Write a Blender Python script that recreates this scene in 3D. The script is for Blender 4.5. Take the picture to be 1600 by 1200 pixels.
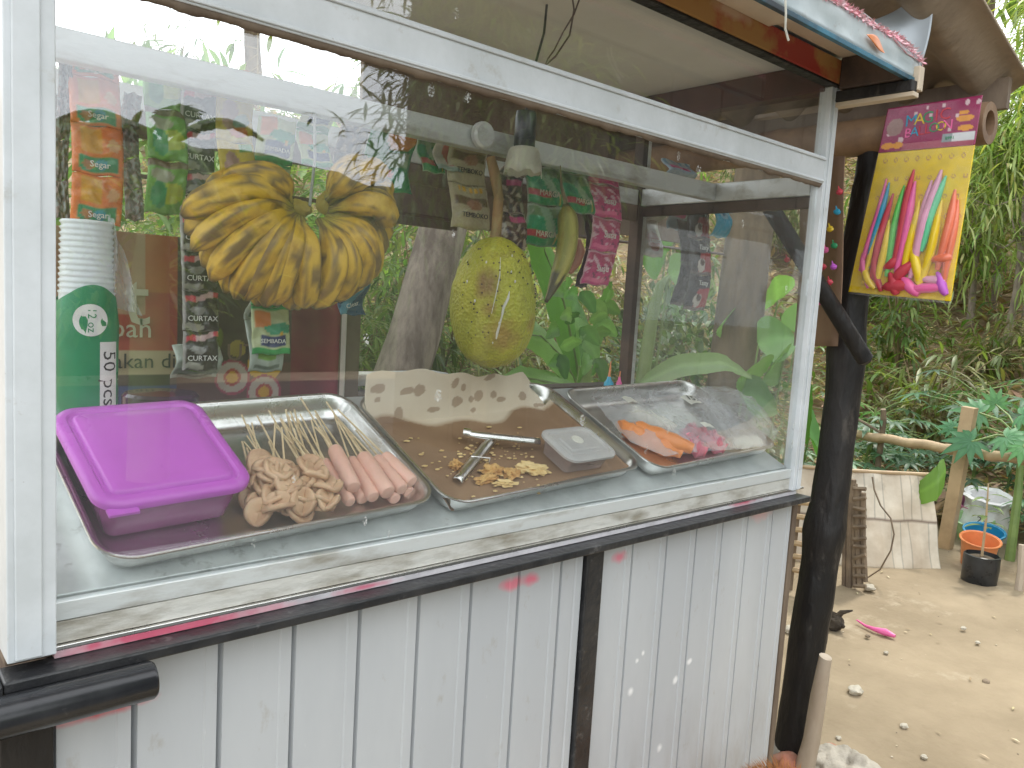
import bpy, bmesh, math, random
import numpy as np
from mathutils import Matrix, Vector, noise as mnoise
random.seed(7); RS = np.random.RandomState(5)
sc = bpy.context.scene; COL = sc.collection
for o in list(bpy.data.objects): bpy.data.objects.remove(o)
R3 = math.radians
# ------------------------------------------------------------------ camera
CR = np.array([[0.75390789, -0.65430106, 0.05927074], [-0.02469648, -0.11837769, -0.99266148], [0.65651579, 0.74691154, -0.10540481]])
CC = np.array([-.16208613, -.83166501, 1.15898691]); CF = 1241.0
cam = bpy.data.objects.new('camera', bpy.data.cameras.new('camera')); COL.objects.link(cam); sc.camera = cam
cam.data.sensor_width = 36; cam.data.lens = CF / 1600 * 36; cam.data.clip_start = .02; cam.data.clip_end = 500
m = Matrix.Identity(4)
for i in range(3):
    m[i][0] = CR[0][i]; m[i][1] = -CR[1][i]; m[i][2] = -CR[2][i]; m[i][3] = CC[i]
cam.matrix_world = m
# ------------------------------------------------------------------ world, sun, exposure
SUN_EL, SUN_AZ = 60, 78            # azimuth: degrees clockwise from +y
w = bpy.data.worlds.new("World"); sc.world = w; w.use_nodes = True
nt = w.node_tree; nt.nodes.clear()
out = nt.nodes.new('ShaderNodeOutputWorld'); bg = nt.nodes.new('ShaderNodeBackground'); bg.inputs[1].default_value = .15
sky = nt.nodes.new('ShaderNodeTexSky'); sky.sky_type = 'NISHITA'; sky.sun_disc = False
sky.sun_elevation = R3(SUN_EL); sky.sun_rotation = R3(SUN_AZ); sky.dust_density = 4; sky.air_density = 1.2
tc = nt.nodes.new('ShaderNodeTexCoord'); ns = nt.nodes.new('ShaderNodeTexNoise'); ns.inputs['Scale'].default_value = 2.2; ns.inputs['Detail'].default_value = 6
rp = nt.nodes.new('ShaderNodeValToRGB'); rp.color_ramp.elements[0].position = .22; rp.color_ramp.elements[1].position = .55
rp.color_ramp.elements[0].color = (.55, .55, .55, 1)
mx = nt.nodes.new('ShaderNodeMix'); mx.data_type = 'RGBA'; mx.inputs['B'].default_value = (12.2, 12.6, 13.0, 1)
nt.links.new(tc.outputs['Generated'], ns.inputs['Vector']); nt.links.new(ns.outputs['Fac'], rp.inputs['Fac'])
nt.links.new(rp.outputs['Color'], mx.inputs['Factor']); nt.links.new(sky.outputs['Color'], mx.inputs['A'])
nt.links.new(mx.outputs['Result'], bg.inputs['Color']); nt.links.new(bg.outputs[0], out.inputs[0])
sd = bpy.data.lights.new('sun', 'SUN'); sd.energy = 2.0; sd.angle = R3(6); sd.color = (1, .95, .86)
so = bpy.data.objects.new('sun', sd); COL.objects.link(so)
a, e = R3(SUN_AZ), R3(SUN_EL)
so.rotation_euler = Vector((-math.sin(a) * math.cos(e), -math.cos(a) * math.cos(e), -math.sin(e))).to_track_quat('-Z', 'Y').to_euler()
so.location = (0, 0, 8)
vs = sc.view_settings; vs.view_transform = 'Standard'; vs.look = 'None'; vs.exposure = .5; vs.gamma = 1; vs.use_curve_mapping = False
sc.cycles.max_bounces = 12; sc.cycles.transparent_max_bounces = 24; sc.cycles.use_denoising = True
# ------------------------------------------------------------------ pixel rays onto real planes
def ray(x, y): return CR.T @ np.array([(x - 800) / CF, (y - 600) / CF, 1.])
def at(x, y, X=None, Y=None, Z=None):
    d = ray(x, y)
    t = (X - CC[0]) / d[0] if X is not None else (Y - CC[1]) / d[1] if Y is not None else (Z - CC[2]) / d[2]
    return Vector(CC + t * d)
# ------------------------------------------------------------------ materials
def N(nt, t, **k):
    n = nt.nodes.new(t)
    for a, b in k.items(): setattr(n, a, b)
    return n
def mat(name, col=(.5, .5, .5), col2=None, scale=8, rough=.6, metal=0, bump=.0, bscale=None, attr=False, spec=.5, trans=0, blobs=(), stretch=(1, 1, 1), pos=(.4, .62), coat=0, alpha=1, sss=0, rvar=.12):
    M = bpy.data.materials.new(name); M.use_nodes = True; nt = M.node_tree; nt.nodes.clear(); L = nt.links.new
    o = N(nt, 'ShaderNodeOutputMaterial'); b = N(nt, 'ShaderNodeBsdfPrincipled'); L(b.outputs[0], o.inputs[0])
    b.inputs['Roughness'].default_value = rough; b.inputs['Metallic'].default_value = metal; b.inputs['Specular IOR Level'].default_value = spec
    b.inputs['Coat Weight'].default_value = coat; b.inputs['Coat Roughness'].default_value = .08
    b.inputs['Transmission Weight'].default_value = trans
    if sss: b.inputs['Subsurface Weight'].default_value = sss; b.inputs['Subsurface Scale'].default_value = .01
    t = N(nt, 'ShaderNodeTexCoord'); mp = N(nt, 'ShaderNodeMapping'); mp.inputs['Scale'].default_value = stretch; L(t.outputs['Object'], mp.inputs[0])
    n = N(nt, 'ShaderNodeTexNoise'); n.inputs['Scale'].default_value = scale; n.inputs['Detail'].default_value = 8; n.inputs['Roughness'].default_value = .62; L(mp.outputs[0], n.inputs['Vector'])
    cr = N(nt, 'ShaderNodeMapRange'); cr.inputs['From Min'].default_value = pos[0]; cr.inputs['From Max'].default_value = pos[1]; L(n.outputs['Fac'], cr.inputs['Value'])
    m = N(nt, 'ShaderNodeMix', data_type='RGBA'); L(cr.outputs[0], m.inputs['Factor'])
    col2 = col2 or tuple(c * .82 for c in col)
    m.inputs['A'].default_value = (*col, 1); m.inputs['B'].default_value = (*col2, 1); cur = m.outputs['Result']
    if attr:
        at_ = N(nt, 'ShaderNodeAttribute', attribute_name='Col'); mm = N(nt, 'ShaderNodeMix', data_type='RGBA', blend_type='MULTIPLY'); mm.inputs['Factor'].default_value = 1
        L(at_.outputs['Color'], mm.inputs['A']); L(cur, mm.inputs['B']); cur = mm.outputs['Result']
    for (c, r, bc) in blobs:
        sb = N(nt, 'ShaderNodeVectorMath', operation='SUBTRACT'); L(t.outputs['Object'], sb.inputs[0]); sb.inputs[1].default_value = c
        dv = N(nt, 'ShaderNodeVectorMath', operation='DIVIDE'); L(sb.outputs[0], dv.inputs[0]); dv.inputs[1].default_value = r
        ln = N(nt, 'ShaderNodeVectorMath', operation='LENGTH'); L(dv.outputs[0], ln.inputs[0])
        n2 = N(nt, 'ShaderNodeTexNoise'); n2.inputs['Scale'].default_value = 45; L(t.outputs['Object'], n2.inputs['Vector'])
        ad = N(nt, 'ShaderNodeMath', operation='ADD'); L(ln.outputs['Value'], ad.inputs[0]); L(n2.outputs['Fac'], ad.inputs[1])
        mr = N(nt, 'ShaderNodeMapRange'); mr.inputs['From Min'].default_value = 1.5; mr.inputs['From Max'].default_value = .8; mr.inputs['To Max'].default_value = .85; L(ad.outputs[0], mr.inputs['Value'])
        bm_ = N(nt, 'ShaderNodeMix', data_type='RGBA'); L(mr.outputs[0], bm_.inputs['Factor']); L(cur, bm_.inputs['A']); bm_.inputs['B'].default_value = (*bc, 1); cur = bm_.outputs['Result']
    L(cur, b.inputs['Base Color'])
    rr = N(nt, 'ShaderNodeMapRange'); rr.inputs['To Min'].default_value = max(0, rough - rvar); rr.inputs['To Max'].default_value = min(1, rough + rvar); L(n.outputs['Fac'], rr.inputs['Value']); L(rr.outputs[0], b.inputs['Roughness'])
    if bump:
        bn = N(nt, 'ShaderNodeTexNoise'); bn.inputs['Scale'].default_value = bscale or scale * 3; bn.inputs['Detail'].default_value = 6; L(mp.outputs[0], bn.inputs['Vector'])
        bp = N(nt, 'ShaderNodeBump'); bp.inputs['Strength'].default_value = min(1, bump); bp.inputs['Distance'].default_value = .004 * max(1, bump); L(bn.outputs['Fac'], bp.inputs['Height']); L(bp.outputs[0], b.inputs['Normal'])
    if alpha < 1:
        tr = N(nt, 'ShaderNodeBsdfTransparent'); ms = N(nt, 'ShaderNodeMixShader'); ms.inputs[0].default_value = alpha; L(tr.outputs[0], ms.inputs[1]); L(b.outputs[0], ms.inputs[2]); L(ms.outputs[0], o.inputs[0])
    return M
def leafmat(name, rough=.45, tr=.35):
    M = bpy.data.materials.new(name); M.use_nodes = True; nt = M.node_tree; nt.nodes.clear(); L = nt.links.new
    o = N(nt, 'ShaderNodeOutputMaterial'); b = N(nt, 'ShaderNodeBsdfPrincipled'); b.inputs['Roughness'].default_value = rough
    a = N(nt, 'ShaderNodeAttribute', attribute_name='Col'); L(a.outputs['Color'], b.inputs['Base Color'])
    t = N(nt, 'ShaderNodeBsdfTranslucent'); hs = N(nt, 'ShaderNodeMix', data_type='RGBA', blend_type='MULTIPLY'); hs.inputs['Factor'].default_value = 1; hs.inputs['B'].default_value = (1.5, 1.6, .7, 1)
    L(a.outputs['Color'], hs.inputs['A']); L(hs.outputs['Result'], t.inputs[0])
    ms = N(nt, 'ShaderNodeMixShader'); ms.inputs[0].default_value = tr; L(b.outputs[0], ms.inputs[1]); L(t.outputs[0], ms.inputs[2]); L(ms.outputs[0], o.inputs[0])
    return M
def glassmat(name, dirt=.014, gain=2.1, tint=(.985, .995, .99), specks=True):
    M = bpy.data.materials.new(name); M.use_nodes = True; nt = M.node_tree; nt.nodes.clear(); L = nt.links.new
    o = N(nt, 'ShaderNodeOutputMaterial'); tr = N(nt, 'ShaderNodeBsdfTransparent'); tr.inputs[0].default_value = (*tint, 1)
    gl = N(nt, 'ShaderNodeBsdfGlossy'); gl.inputs['Roughness'].default_value = .012; gl.inputs['Color'].default_value = (.93, .96, 1, 1)
    ge = N(nt, 'ShaderNodeNewGeometry'); dt = N(nt, 'ShaderNodeVectorMath', operation='DOT_PRODUCT'); L(ge.outputs['Normal'], dt.inputs[0]); L(ge.outputs['Incoming'], dt.inputs[1])
    ab = N(nt, 'ShaderNodeMath', operation='ABSOLUTE'); L(dt.outputs['Value'], ab.inputs[0]); om = N(nt, 'ShaderNodeMath', operation='SUBTRACT'); om.inputs[0].default_value = 1; L(ab.outputs[0], om.inputs[1])
    pw = N(nt, 'ShaderNodeMath', operation='POWER'); L(om.outputs[0], pw.inputs[0]); pw.inputs[1].default_value = 5
    mu = N(nt, 'ShaderNodeMath', operation='MULTIPLY_ADD'); mu.inputs[1].default_value = .9; mu.inputs[2].default_value = .042 * gain; mu.use_clamp = True; L(pw.outputs[0], mu.inputs[0])
    m1 = N(nt, 'ShaderNodeMixShader'); L(mu.outputs[0], m1.inputs[0]); L(tr.outputs[0], m1.inputs[1]); L(gl.outputs[0], m1.inputs[2])
    df = N(nt, 'ShaderNodeBsdfDiffuse'); df.inputs[0].default_value = (.75, .75, .72, 1)
    t = N(nt, 'ShaderNodeTexCoord'); n = N(nt, 'ShaderNodeTexNoise'); n.inputs['Scale'].default_value = 3.5; n.inputs['Detail'].default_value = 9; L(t.outputs['Object'], n.inputs['Vector'])
    mr = N(nt, 'ShaderNodeMapRange'); mr.inputs['From Min'].default_value = .35; mr.inputs['From Max'].default_value = .75; mr.inputs['To Min'].default_value = dirt * .35; mr.inputs['To Max'].default_value = dirt * 1.8; L(n.outputs['Fac'], mr.inputs['Value']); fac = mr.outputs[0]
    if specks:
        mp = N(nt, 'ShaderNodeMapping'); mp.inputs['Scale'].default_value = (1.0, 1, .55); L(t.outputs['Object'], mp.inputs[0])
        v = N(nt, 'ShaderNodeTexVoronoi'); v.inputs['Scale'].default_value = 26; L(mp.outputs[0], v.inputs['Vector'])
        n3 = N(nt, 'ShaderNodeTexNoise'); n3.inputs['Scale'].default_value = 6; L(t.outputs['Object'], n3.inputs['Vector'])
        n4 = N(nt, 'ShaderNodeTexNoise'); n4.inputs['Scale'].default_value = 420; L(t.outputs['Object'], n4.inputs['Vector'])
        s1 = N(nt, 'ShaderNodeMath', operation='LESS_THAN'); L(v.outputs['Distance'], s1.inputs[0]); s1.inputs[1].default_value = .13
        s2 = N(nt, 'ShaderNodeMath', operation='GREATER_THAN'); L(n3.outputs['Fac'], s2.inputs[0]); s2.inputs[1].default_value = .59
        s3 = N(nt, 'ShaderNodeMath', operation='GREATER_THAN'); L(n4.outputs['Fac'], s3.inputs[0]); s3.inputs[1].default_value = .53
        p1 = N(nt, 'ShaderNodeMath', operation='MULTIPLY'); L(s1.outputs[0], p1.inputs[0]); L(s2.outputs[0], p1.inputs[1])
        p2 = N(nt, 'ShaderNodeMath', operation='MULTIPLY'); L(p1.outputs[0], p2.inputs[0]); L(s3.outputs[0], p2.inputs[1])
        p3 = N(nt, 'ShaderNodeMath', operation='MULTIPLY'); L(p2.outputs[0], p3.inputs[0]); p3.inputs[1].default_value = .6
        ad = N(nt, 'ShaderNodeMath', operation='ADD'); ad.use_clamp = True; L(fac, ad.inputs[0]); L(p3.outputs[0], ad.inputs[1]); fac = ad.outputs[0]
    m2 = N(nt, 'ShaderNodeMixShader'); L(fac, m2.inputs[0]); L(m1.outputs[0], m2.inputs[1]); L(df.outputs[0], m2.inputs[2]); L(m2.outputs[0], o.inputs[0])
    return M
M = {}
M['white'] = mat('white_paint', (.66, .69, .71), (.56, .59, .60), 9, .35, bump=.15, bscale=40)
M['whitedirt'] = mat('dirty_aluminium', (.66, .69, .68), (.36, .34, .29), 16, .38, .25, bump=.3, bscale=60, stretch=(.5, 1, 1.6), pos=(.5, .72))
M['zinc'] = mat('zinc', (.74, .78, .78), (.56, .60, .60), 12, .36, .45, bump=.25, bscale=22)
M['dirt_alu'] = mat('grimy_channel', (.62, .61, .56), (.30, .27, .21), 24, .55, .1, bump=.4, bscale=80, stretch=(.45, 1, 1.5), pos=(.44, .68))
M['steel'] = mat('steel', (.78, .77, .75), (.66, .65, .63), 5, .27, 1, bump=.08, bscale=90, rvar=.1)
M['pipe'] = mat('black_pipe_paint', (.016, .017, .02), (.03, .031, .034), 12, .24, bump=.12, bscale=30)
M['black'] = mat('black_paint', (.018, .019, .021), (.035, .035, .036), 22, .33, bump=.5, bscale=60)
M['blackwood'] = mat('tarred_wood', (.012, .011, .011), (.040, .034, .030), 9, .55, bump=3, bscale=24, stretch=(1, 1, .35), spec=.4, pos=(.45, .7))
PANEL_BLOBS = []
for (q, r, c) in [((150, 1112), (.062, .03, .010), (.62, .07, .10)), ((800, 912), (.030, .03, .013), (.80, .20, .28)), ((828, 905), (.02, .03, .012), (.8, .16, .25)), ((968, 870), (.022, .03, .013), (.75, .2, .28)),
                  ((1190, 800), (.05, .03, .022), (.78, .5, .5)), ((995, 1032), (.006, .03, .006), (.9, .9, .9)), ((1004, 1020), (.006, .03, .006), (.9, .9, .9)), ((985, 1080), (.009, .03, .010), (.9, .9, .9)), ((1055, 1062), (.009, .03, .010), (.92, .92, .92)),
                  ((1077, 1033), (.009, .03, .007), (.9, .9, .9)), ((1030, 1168), (.010, .03, .009), (.9, .9, .9))]:
    p = at(*q, Y=0); PANEL_BLOBS.append(((p.x, 0, p.z), r, c))
M['panel'] = mat('painted_cladding', (.53, .55, .565), (.46, .48, .50), 3.2, .34, bump=.12, bscale=14, stretch=(1, 1, .25), blobs=PANEL_BLOBS)
p = at(260, 978, Y=-.006); p.z = .7945; p.y = -.0065
M['strip'] = mat('sill_edge', (.66, .64, .66), (.5, .48, .5), 20, .4, bump=.2, blobs=[((p.x, p.y, p.z), (.17, .05, .012), (.62, .06, .14)), ((p.x + .24, p.y, p.z), (.05, .05, .006), (.62, .12, .2)), ((1.18, -.004, .80), (.06, .05, .012), (.6, .05, .12))])
M['glass'] = glassmat('display_glass'); M['glassend'] = glassmat('end_glass', dirt=.045, gain=.45, specks=False)
M['ply'] = mat('ceiling_board', (.82, .79, .72), (.72, .69, .62), 2.5, .7, bump=.1)
M['painted_beam'] = mat('marbled_beam', (.48, .26, .085), (.42, .05, .035), 5.5, .4, stretch=(1, .3, 1.2), pos=(.47, .56), blobs=[((.98, -.02, 1.65), (.07, .05, .014), (.66, .50, .34))])
M['darkwood'] = mat('dark_wood', (.10, .065, .045), (.05, .035, .028), 9, .7, bump=.8, stretch=(.3, 1, 1))
M['redwood'] = mat('red_stained_beam', (.13, .055, .045), (.07, .035, .03), 6, .6, bump=.5)
M['brownwood'] = mat('brown_wood', (.20, .15, .105), (.12, .085, .06), 10, .75, bump=.8, stretch=(1, 1, .3))
M['cream'] = mat('cream_board', (.66, .55, .42), (.55, .45, .33), 5, .6, bump=.2)
M['tin'] = mat('pale_tin', (.60, .66, .67), (.47, .54, .56), 6, .4, .15, bump=.2)
M['blue'] = mat('blue_trim', (.03, .20, .30), (.02, .03, .04), 7, .5, pos=(.35, .6))
M['pinktinsel'] = mat('pink_tinsel', (.85, .35, .42), (.75, .6, .62), 60, .3, .3)
M['asbestos'] = mat('asbestos_sheet', (.36, .28, .20), (.22, .17, .12), 5, .9, bump=.7, bscale=60, stretch=(1, .5, 1))
M['bamboo'] = mat('dry_bamboo', (.55, .40, .24), (.38, .27, .16), 14, .55, bump=.3, stretch=(.3, .3, .3))
M['bamboodark'] = mat('dark_brown_bamboo', (.30, .19, .11), (.18, .11, .07), 9, .6, bump=.4)  # dark brown bamboo of the log
M['galv'] = mat('galvanised_sheet', (.46, .50, .53), (.36, .40, .43), 3, .38, .3, bump=.15)
M['print'] = mat('printed_film', (1, 1, 1), (.86, .86, .86), 30, .28, attr=True, bump=.5, bscale=22, coat=.15)
M['vinyl'] = mat('printed_vinyl', (1, 1, 1), (.85, .85, .85), 4, .45, attr=True, bump=.25, bscale=9)
M['art'] = mat('matte_art', (1, 1, 1), (.9, .88, .86), 24, .6, attr=True, bump=.2)
M['ink'] = mat('dark_ink', (.05, .045, .05), rough=.6); M['inkwhite'] = mat('white_ink', (.8, .8, .76), rough=.5)
M['inkred'] = mat('red_ink', (.62, .06, .09), rough=.5); M['inkcream'] = mat('cream_ink', (.66, .60, .47), rough=.5)
M['banana'] = mat('banana_peel', (.97, .95, .9), (.55, .42, .30), 30, .5, attr=True, bump=.35, bscale=30, pos=(.5, .75), sss=.0)
M['fruit'] = mat('breadfruit_skin', (.33, .30, .035), (.20, .19, .03), 11, .5, bump=1.6, bscale=120, blobs=[])
M['stalk'] = mat('fruit_stalk', (.34, .20, .08), (.22, .17, .07), 10, .6, bump=.4)
M['latex'] = mat('dried_latex', (.75, .74, .66), rough=.5)
M['purple'] = mat('purple_plastic', (.58, .13, .62), (.52, .11, .56), 3, .3, sss=.0, bump=.05)
M['purpleclear'] = mat('purple_clear_plastic', (.50, .14, .38), (.42, .11, .33), 5, .18, alpha=.7)
M['sausage'] = mat('sausage', (.80, .50, .40), (.74, .43, .33), 12, .42, bump=.15, bscale=60, sss=.12)
M['meat'] = mat('meatball', (.66, .45, .28), (.50, .31, .18), 16, .5, bump=.5, bscale=70, sss=.1)
M['stick'] = mat('skewer_wood', (.72, .58, .36), (.62, .47, .27), 30, .7)
M['paper'] = mat('baking_paper', (1, 1, 1), (.93, .9, .86), 8, .6, attr=True, bump=.3, bscale=18)
M['fried'] = mat('fried_batter', (.72, .45, .16), (.52, .26, .08), 40, .5, bump=1.5, bscale=90)
M['batter'] = mat('pale_omelette', (.82, .62, .30), (.72, .50, .2), 20, .5, bump=1, bscale=60)
M['frost'] = mat('frosted_plastic', (.74, .75, .74), (.66, .67, .66), 10, .25, alpha=.62)
M['frostbase'] = mat('clear_tub', (.60, .50, .47), (.5, .4, .38), 10, .2, alpha=.55)
M['bag'] = mat('polythene_bag', (.80, .82, .84), (.7, .72, .75), 14, .12, alpha=.34, bump=3, bscale=26)
M['redsauce'] = mat('dark_sauce', (.13, .03, .015), rough=.3)
M['orangefood'] = mat('orange_sausage', (.84, .30, .09), (.78, .24, .06), 9, .35); M['pinkfood'] = mat('pink_food', (.80, .25, .32), (.7, .16, .25), 22, .4, bump=.8); M['whitefood'] = mat('white_food', (.82, .80, .70), (.72, .70, .6), 20, .45, bump=.5)
M['blackplastic'] = mat('black_plastic', (.02, .022, .025), (.04, .045, .05), 9, .3); M['bulbwhite'] = mat('bulb_body', (.70, .70, .60), (.62, .62, .53), 8, .4)
M['wire'] = mat('wire', (.10, .05, .035), rough=.5); M['cord'] = mat('plastic_cord', (.42, .44, .42), rough=.4)
M['cupplastic'] = mat('cup_plastic', (.74, .78, .80), (.66, .70, .73), 5, .25)
M['cardboard'] = mat('brown_card', (.31, .20, .13), (.25, .16, .11), 5, .8)
M['added_road'] = mat('added_dark_asphalt', (.07, .068, .065), (.05, .05, .048), 6, .9, bump=1)
M['earth'] = mat('packed_earth', (.335, .265, .175), (.25, .195, .125), 1.7, .95, bump=1.2, bscale=30)
M['slope'] = mat('leaf_strewn_slope', (.40, .30, .19), (.24, .17, .10), 5, .95, bump=3, bscale=9)
M['bark'] = mat('pale_bark', (.36, .30, .25), (.17, .135, .11), 9, .9, bump=3, bscale=22, stretch=(1.4, 1.4, .45))
M['barkdark'] = mat('brown_bark', (.19, .14, .09), (.10, .075, .05), 7, .9, bump=2.5, bscale=20, stretch=(1.4, 1.4, .4))
M['leaf'] = leafmat('leaf'); M['drygrass'] = leafmat('dry_leaf', .8, .15); M['stem'] = mat('green_stem', (.22, .32, .10), (.16, .24, .08), 9, .5)
M['stemdry'] = mat('dry_stem', (.25, .19, .10), rough=.8)
M['matbamboo'] = mat('woven_bamboo_mat', (1, 1, 1), (.85, .82, .78), 9, .7, attr=True, bump=.4)
M['sack'] = mat('woven_sack', (.80, .80, .80), (.7, .7, .72), 14, .55, bump=1, bscale=30)
for nm, c in dict(pinkpl=(.62, .22, .40), greenpl=(.38, .60, .30), bluepl=(.03, .28, .50), orangepl=(.85, .30, .12), hotpink=(.90, .16, .42), cyanpl=(.03, .38, .60)).items(): M[nm] = mat(nm + '_plastic', c, rough=.35)
M['soil'] = mat('soil', (.10, .075, .05), rough=1, bump=1.5); M['stone'] = mat('pale_stone', (.50, .46, .38), (.38, .34, .27), 12, .9, bump=2)
M['brick'] = mat('red_brick', (.45, .17, .11), (.33, .2, .14), 12, .9, bump=1); M['concrete'] = mat('crumbling_concrete', (.46, .42, .35), (.33, .3, .25), 14, .95, bump=2)
M['fur'] = mat('ginger_fur', (.62, .33, .13), (.48, .23, .08), 30, .8); M['charred'] = mat('charred_root', (.03, .024, .02), (.06, .045, .03), 20, .9, bump=1.5)
M['palebranch'] = mat('peeled_branch', (.52, .44, .35), (.40, .32, .24), 7, .8, bump=1, stretch=(1, 1, .4))
M['wood_old'] = mat('grey_brown_slats', (.25, .19, .13), (.16, .12, .085), 12, .85, bump=.8)
M['house'] = mat('added_house_wall', (.05, .043, .034), (.03, .026, .02), 4, .9)
def wear(M_, col, sc_=14, lo=.60, hi=.66, st=(1, 1, 1), amt=.6, rough=None, zmask=None):
    """patches of dust, chips or stains with a shape of their own"""
    nt = M_.node_tree; L = nt.links.new; b = [n for n in nt.nodes if n.type == 'BSDF_PRINCIPLED'][0]; src = b.inputs['Base Color'].links[0].from_socket
    t = N(nt, 'ShaderNodeTexCoord'); mp = N(nt, 'ShaderNodeMapping'); mp.inputs['Scale'].default_value = st; L(t.outputs['Object'], mp.inputs[0])
    n = N(nt, 'ShaderNodeTexNoise'); n.inputs['Scale'].default_value = sc_; n.inputs['Detail'].default_value = 10; n.inputs['Roughness'].default_value = .7; L(mp.outputs[0], n.inputs['Vector'])
    r = N(nt, 'ShaderNodeMapRange'); r.inputs['From Min'].default_value = lo; r.inputs['From Max'].default_value = hi; r.inputs['To Max'].default_value = amt; L(n.outputs['Fac'], r.inputs['Value']); fac = r.outputs[0]
    if zmask:
        sx = N(nt, 'ShaderNodeSeparateXYZ'); L(t.outputs['Object'], sx.inputs[0]); z = N(nt, 'ShaderNodeMapRange'); z.inputs['From Min'].default_value = zmask[0]; z.inputs['From Max'].default_value = zmask[1]; L(sx.outputs['Z'], z.inputs['Value'])
        mu = N(nt, 'ShaderNodeMath', operation='MULTIPLY'); L(fac, mu.inputs[0]); L(z.outputs[0], mu.inputs[1]); fac = mu.outputs[0]
    m = N(nt, 'ShaderNodeMix', data_type='RGBA'); L(fac, m.inputs['Factor']); L(src, m.inputs['A']); m.inputs['B'].default_value = (*col, 1); L(m.outputs['Result'], b.inputs['Base Color'])
wear(M['panel'], (.30, .25, .18), 26, .60, .72, (1, 1, .5), .45); wear(M['panel'], (.72, .73, .74), 55, .66, .70, (3, 1, .35), .6); wear(M['panel'], (.24, .19, .13), 9, .44, .66, (2, 1, .6), .7, zmask=(.45, .0))
wear(M['white'], (.40, .38, .33), 22, .60, .70, (1, 1, 1), .5); wear(M['white'], (.30, .28, .25), 90, .68, .71, (1, 1, 1), .7)
wear(M['black'], (.16, .155, .15), 40, .60, .68, (1, 1, 1), .5); wear(M['pipe'], (.13, .13, .125), 34, .60, .68, (.6, 1, 1), .45); wear(M['blackwood'], (.11, .095, .08), 16, .58, .68, (1, 1, .4), .6)
wear(M['purple'], (.62, .30, .66), 9, .58, .66, (1.4, .5, 1), .35); wear(M['purple'], (.36, .05, .42), 60, .66, .70, (1, 1, 1), .5)
wear(M['zinc'], (.30, .31, .30), 30, .60, .68, (1, 1, 1), .6); wear(M['sausage'], (.80, .48, .40), 30, .55, .68, (1, 1, 1), .5); wear(M['sausage'], (.62, .28, .2), 60, .64, .70, (1, 1, 1), .5)
wear(M['earth'], (.19, .145, .09), .9, .52, .66, (1, 1, 1), .42); wear(M['earth'], (.50, .43, .32), 3.2, .58, .68, (1, 1, 1), .5); wear(M['tin'], (.35, .33, .31), 18, .6, .7, (1, 1, 1), .6)
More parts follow.
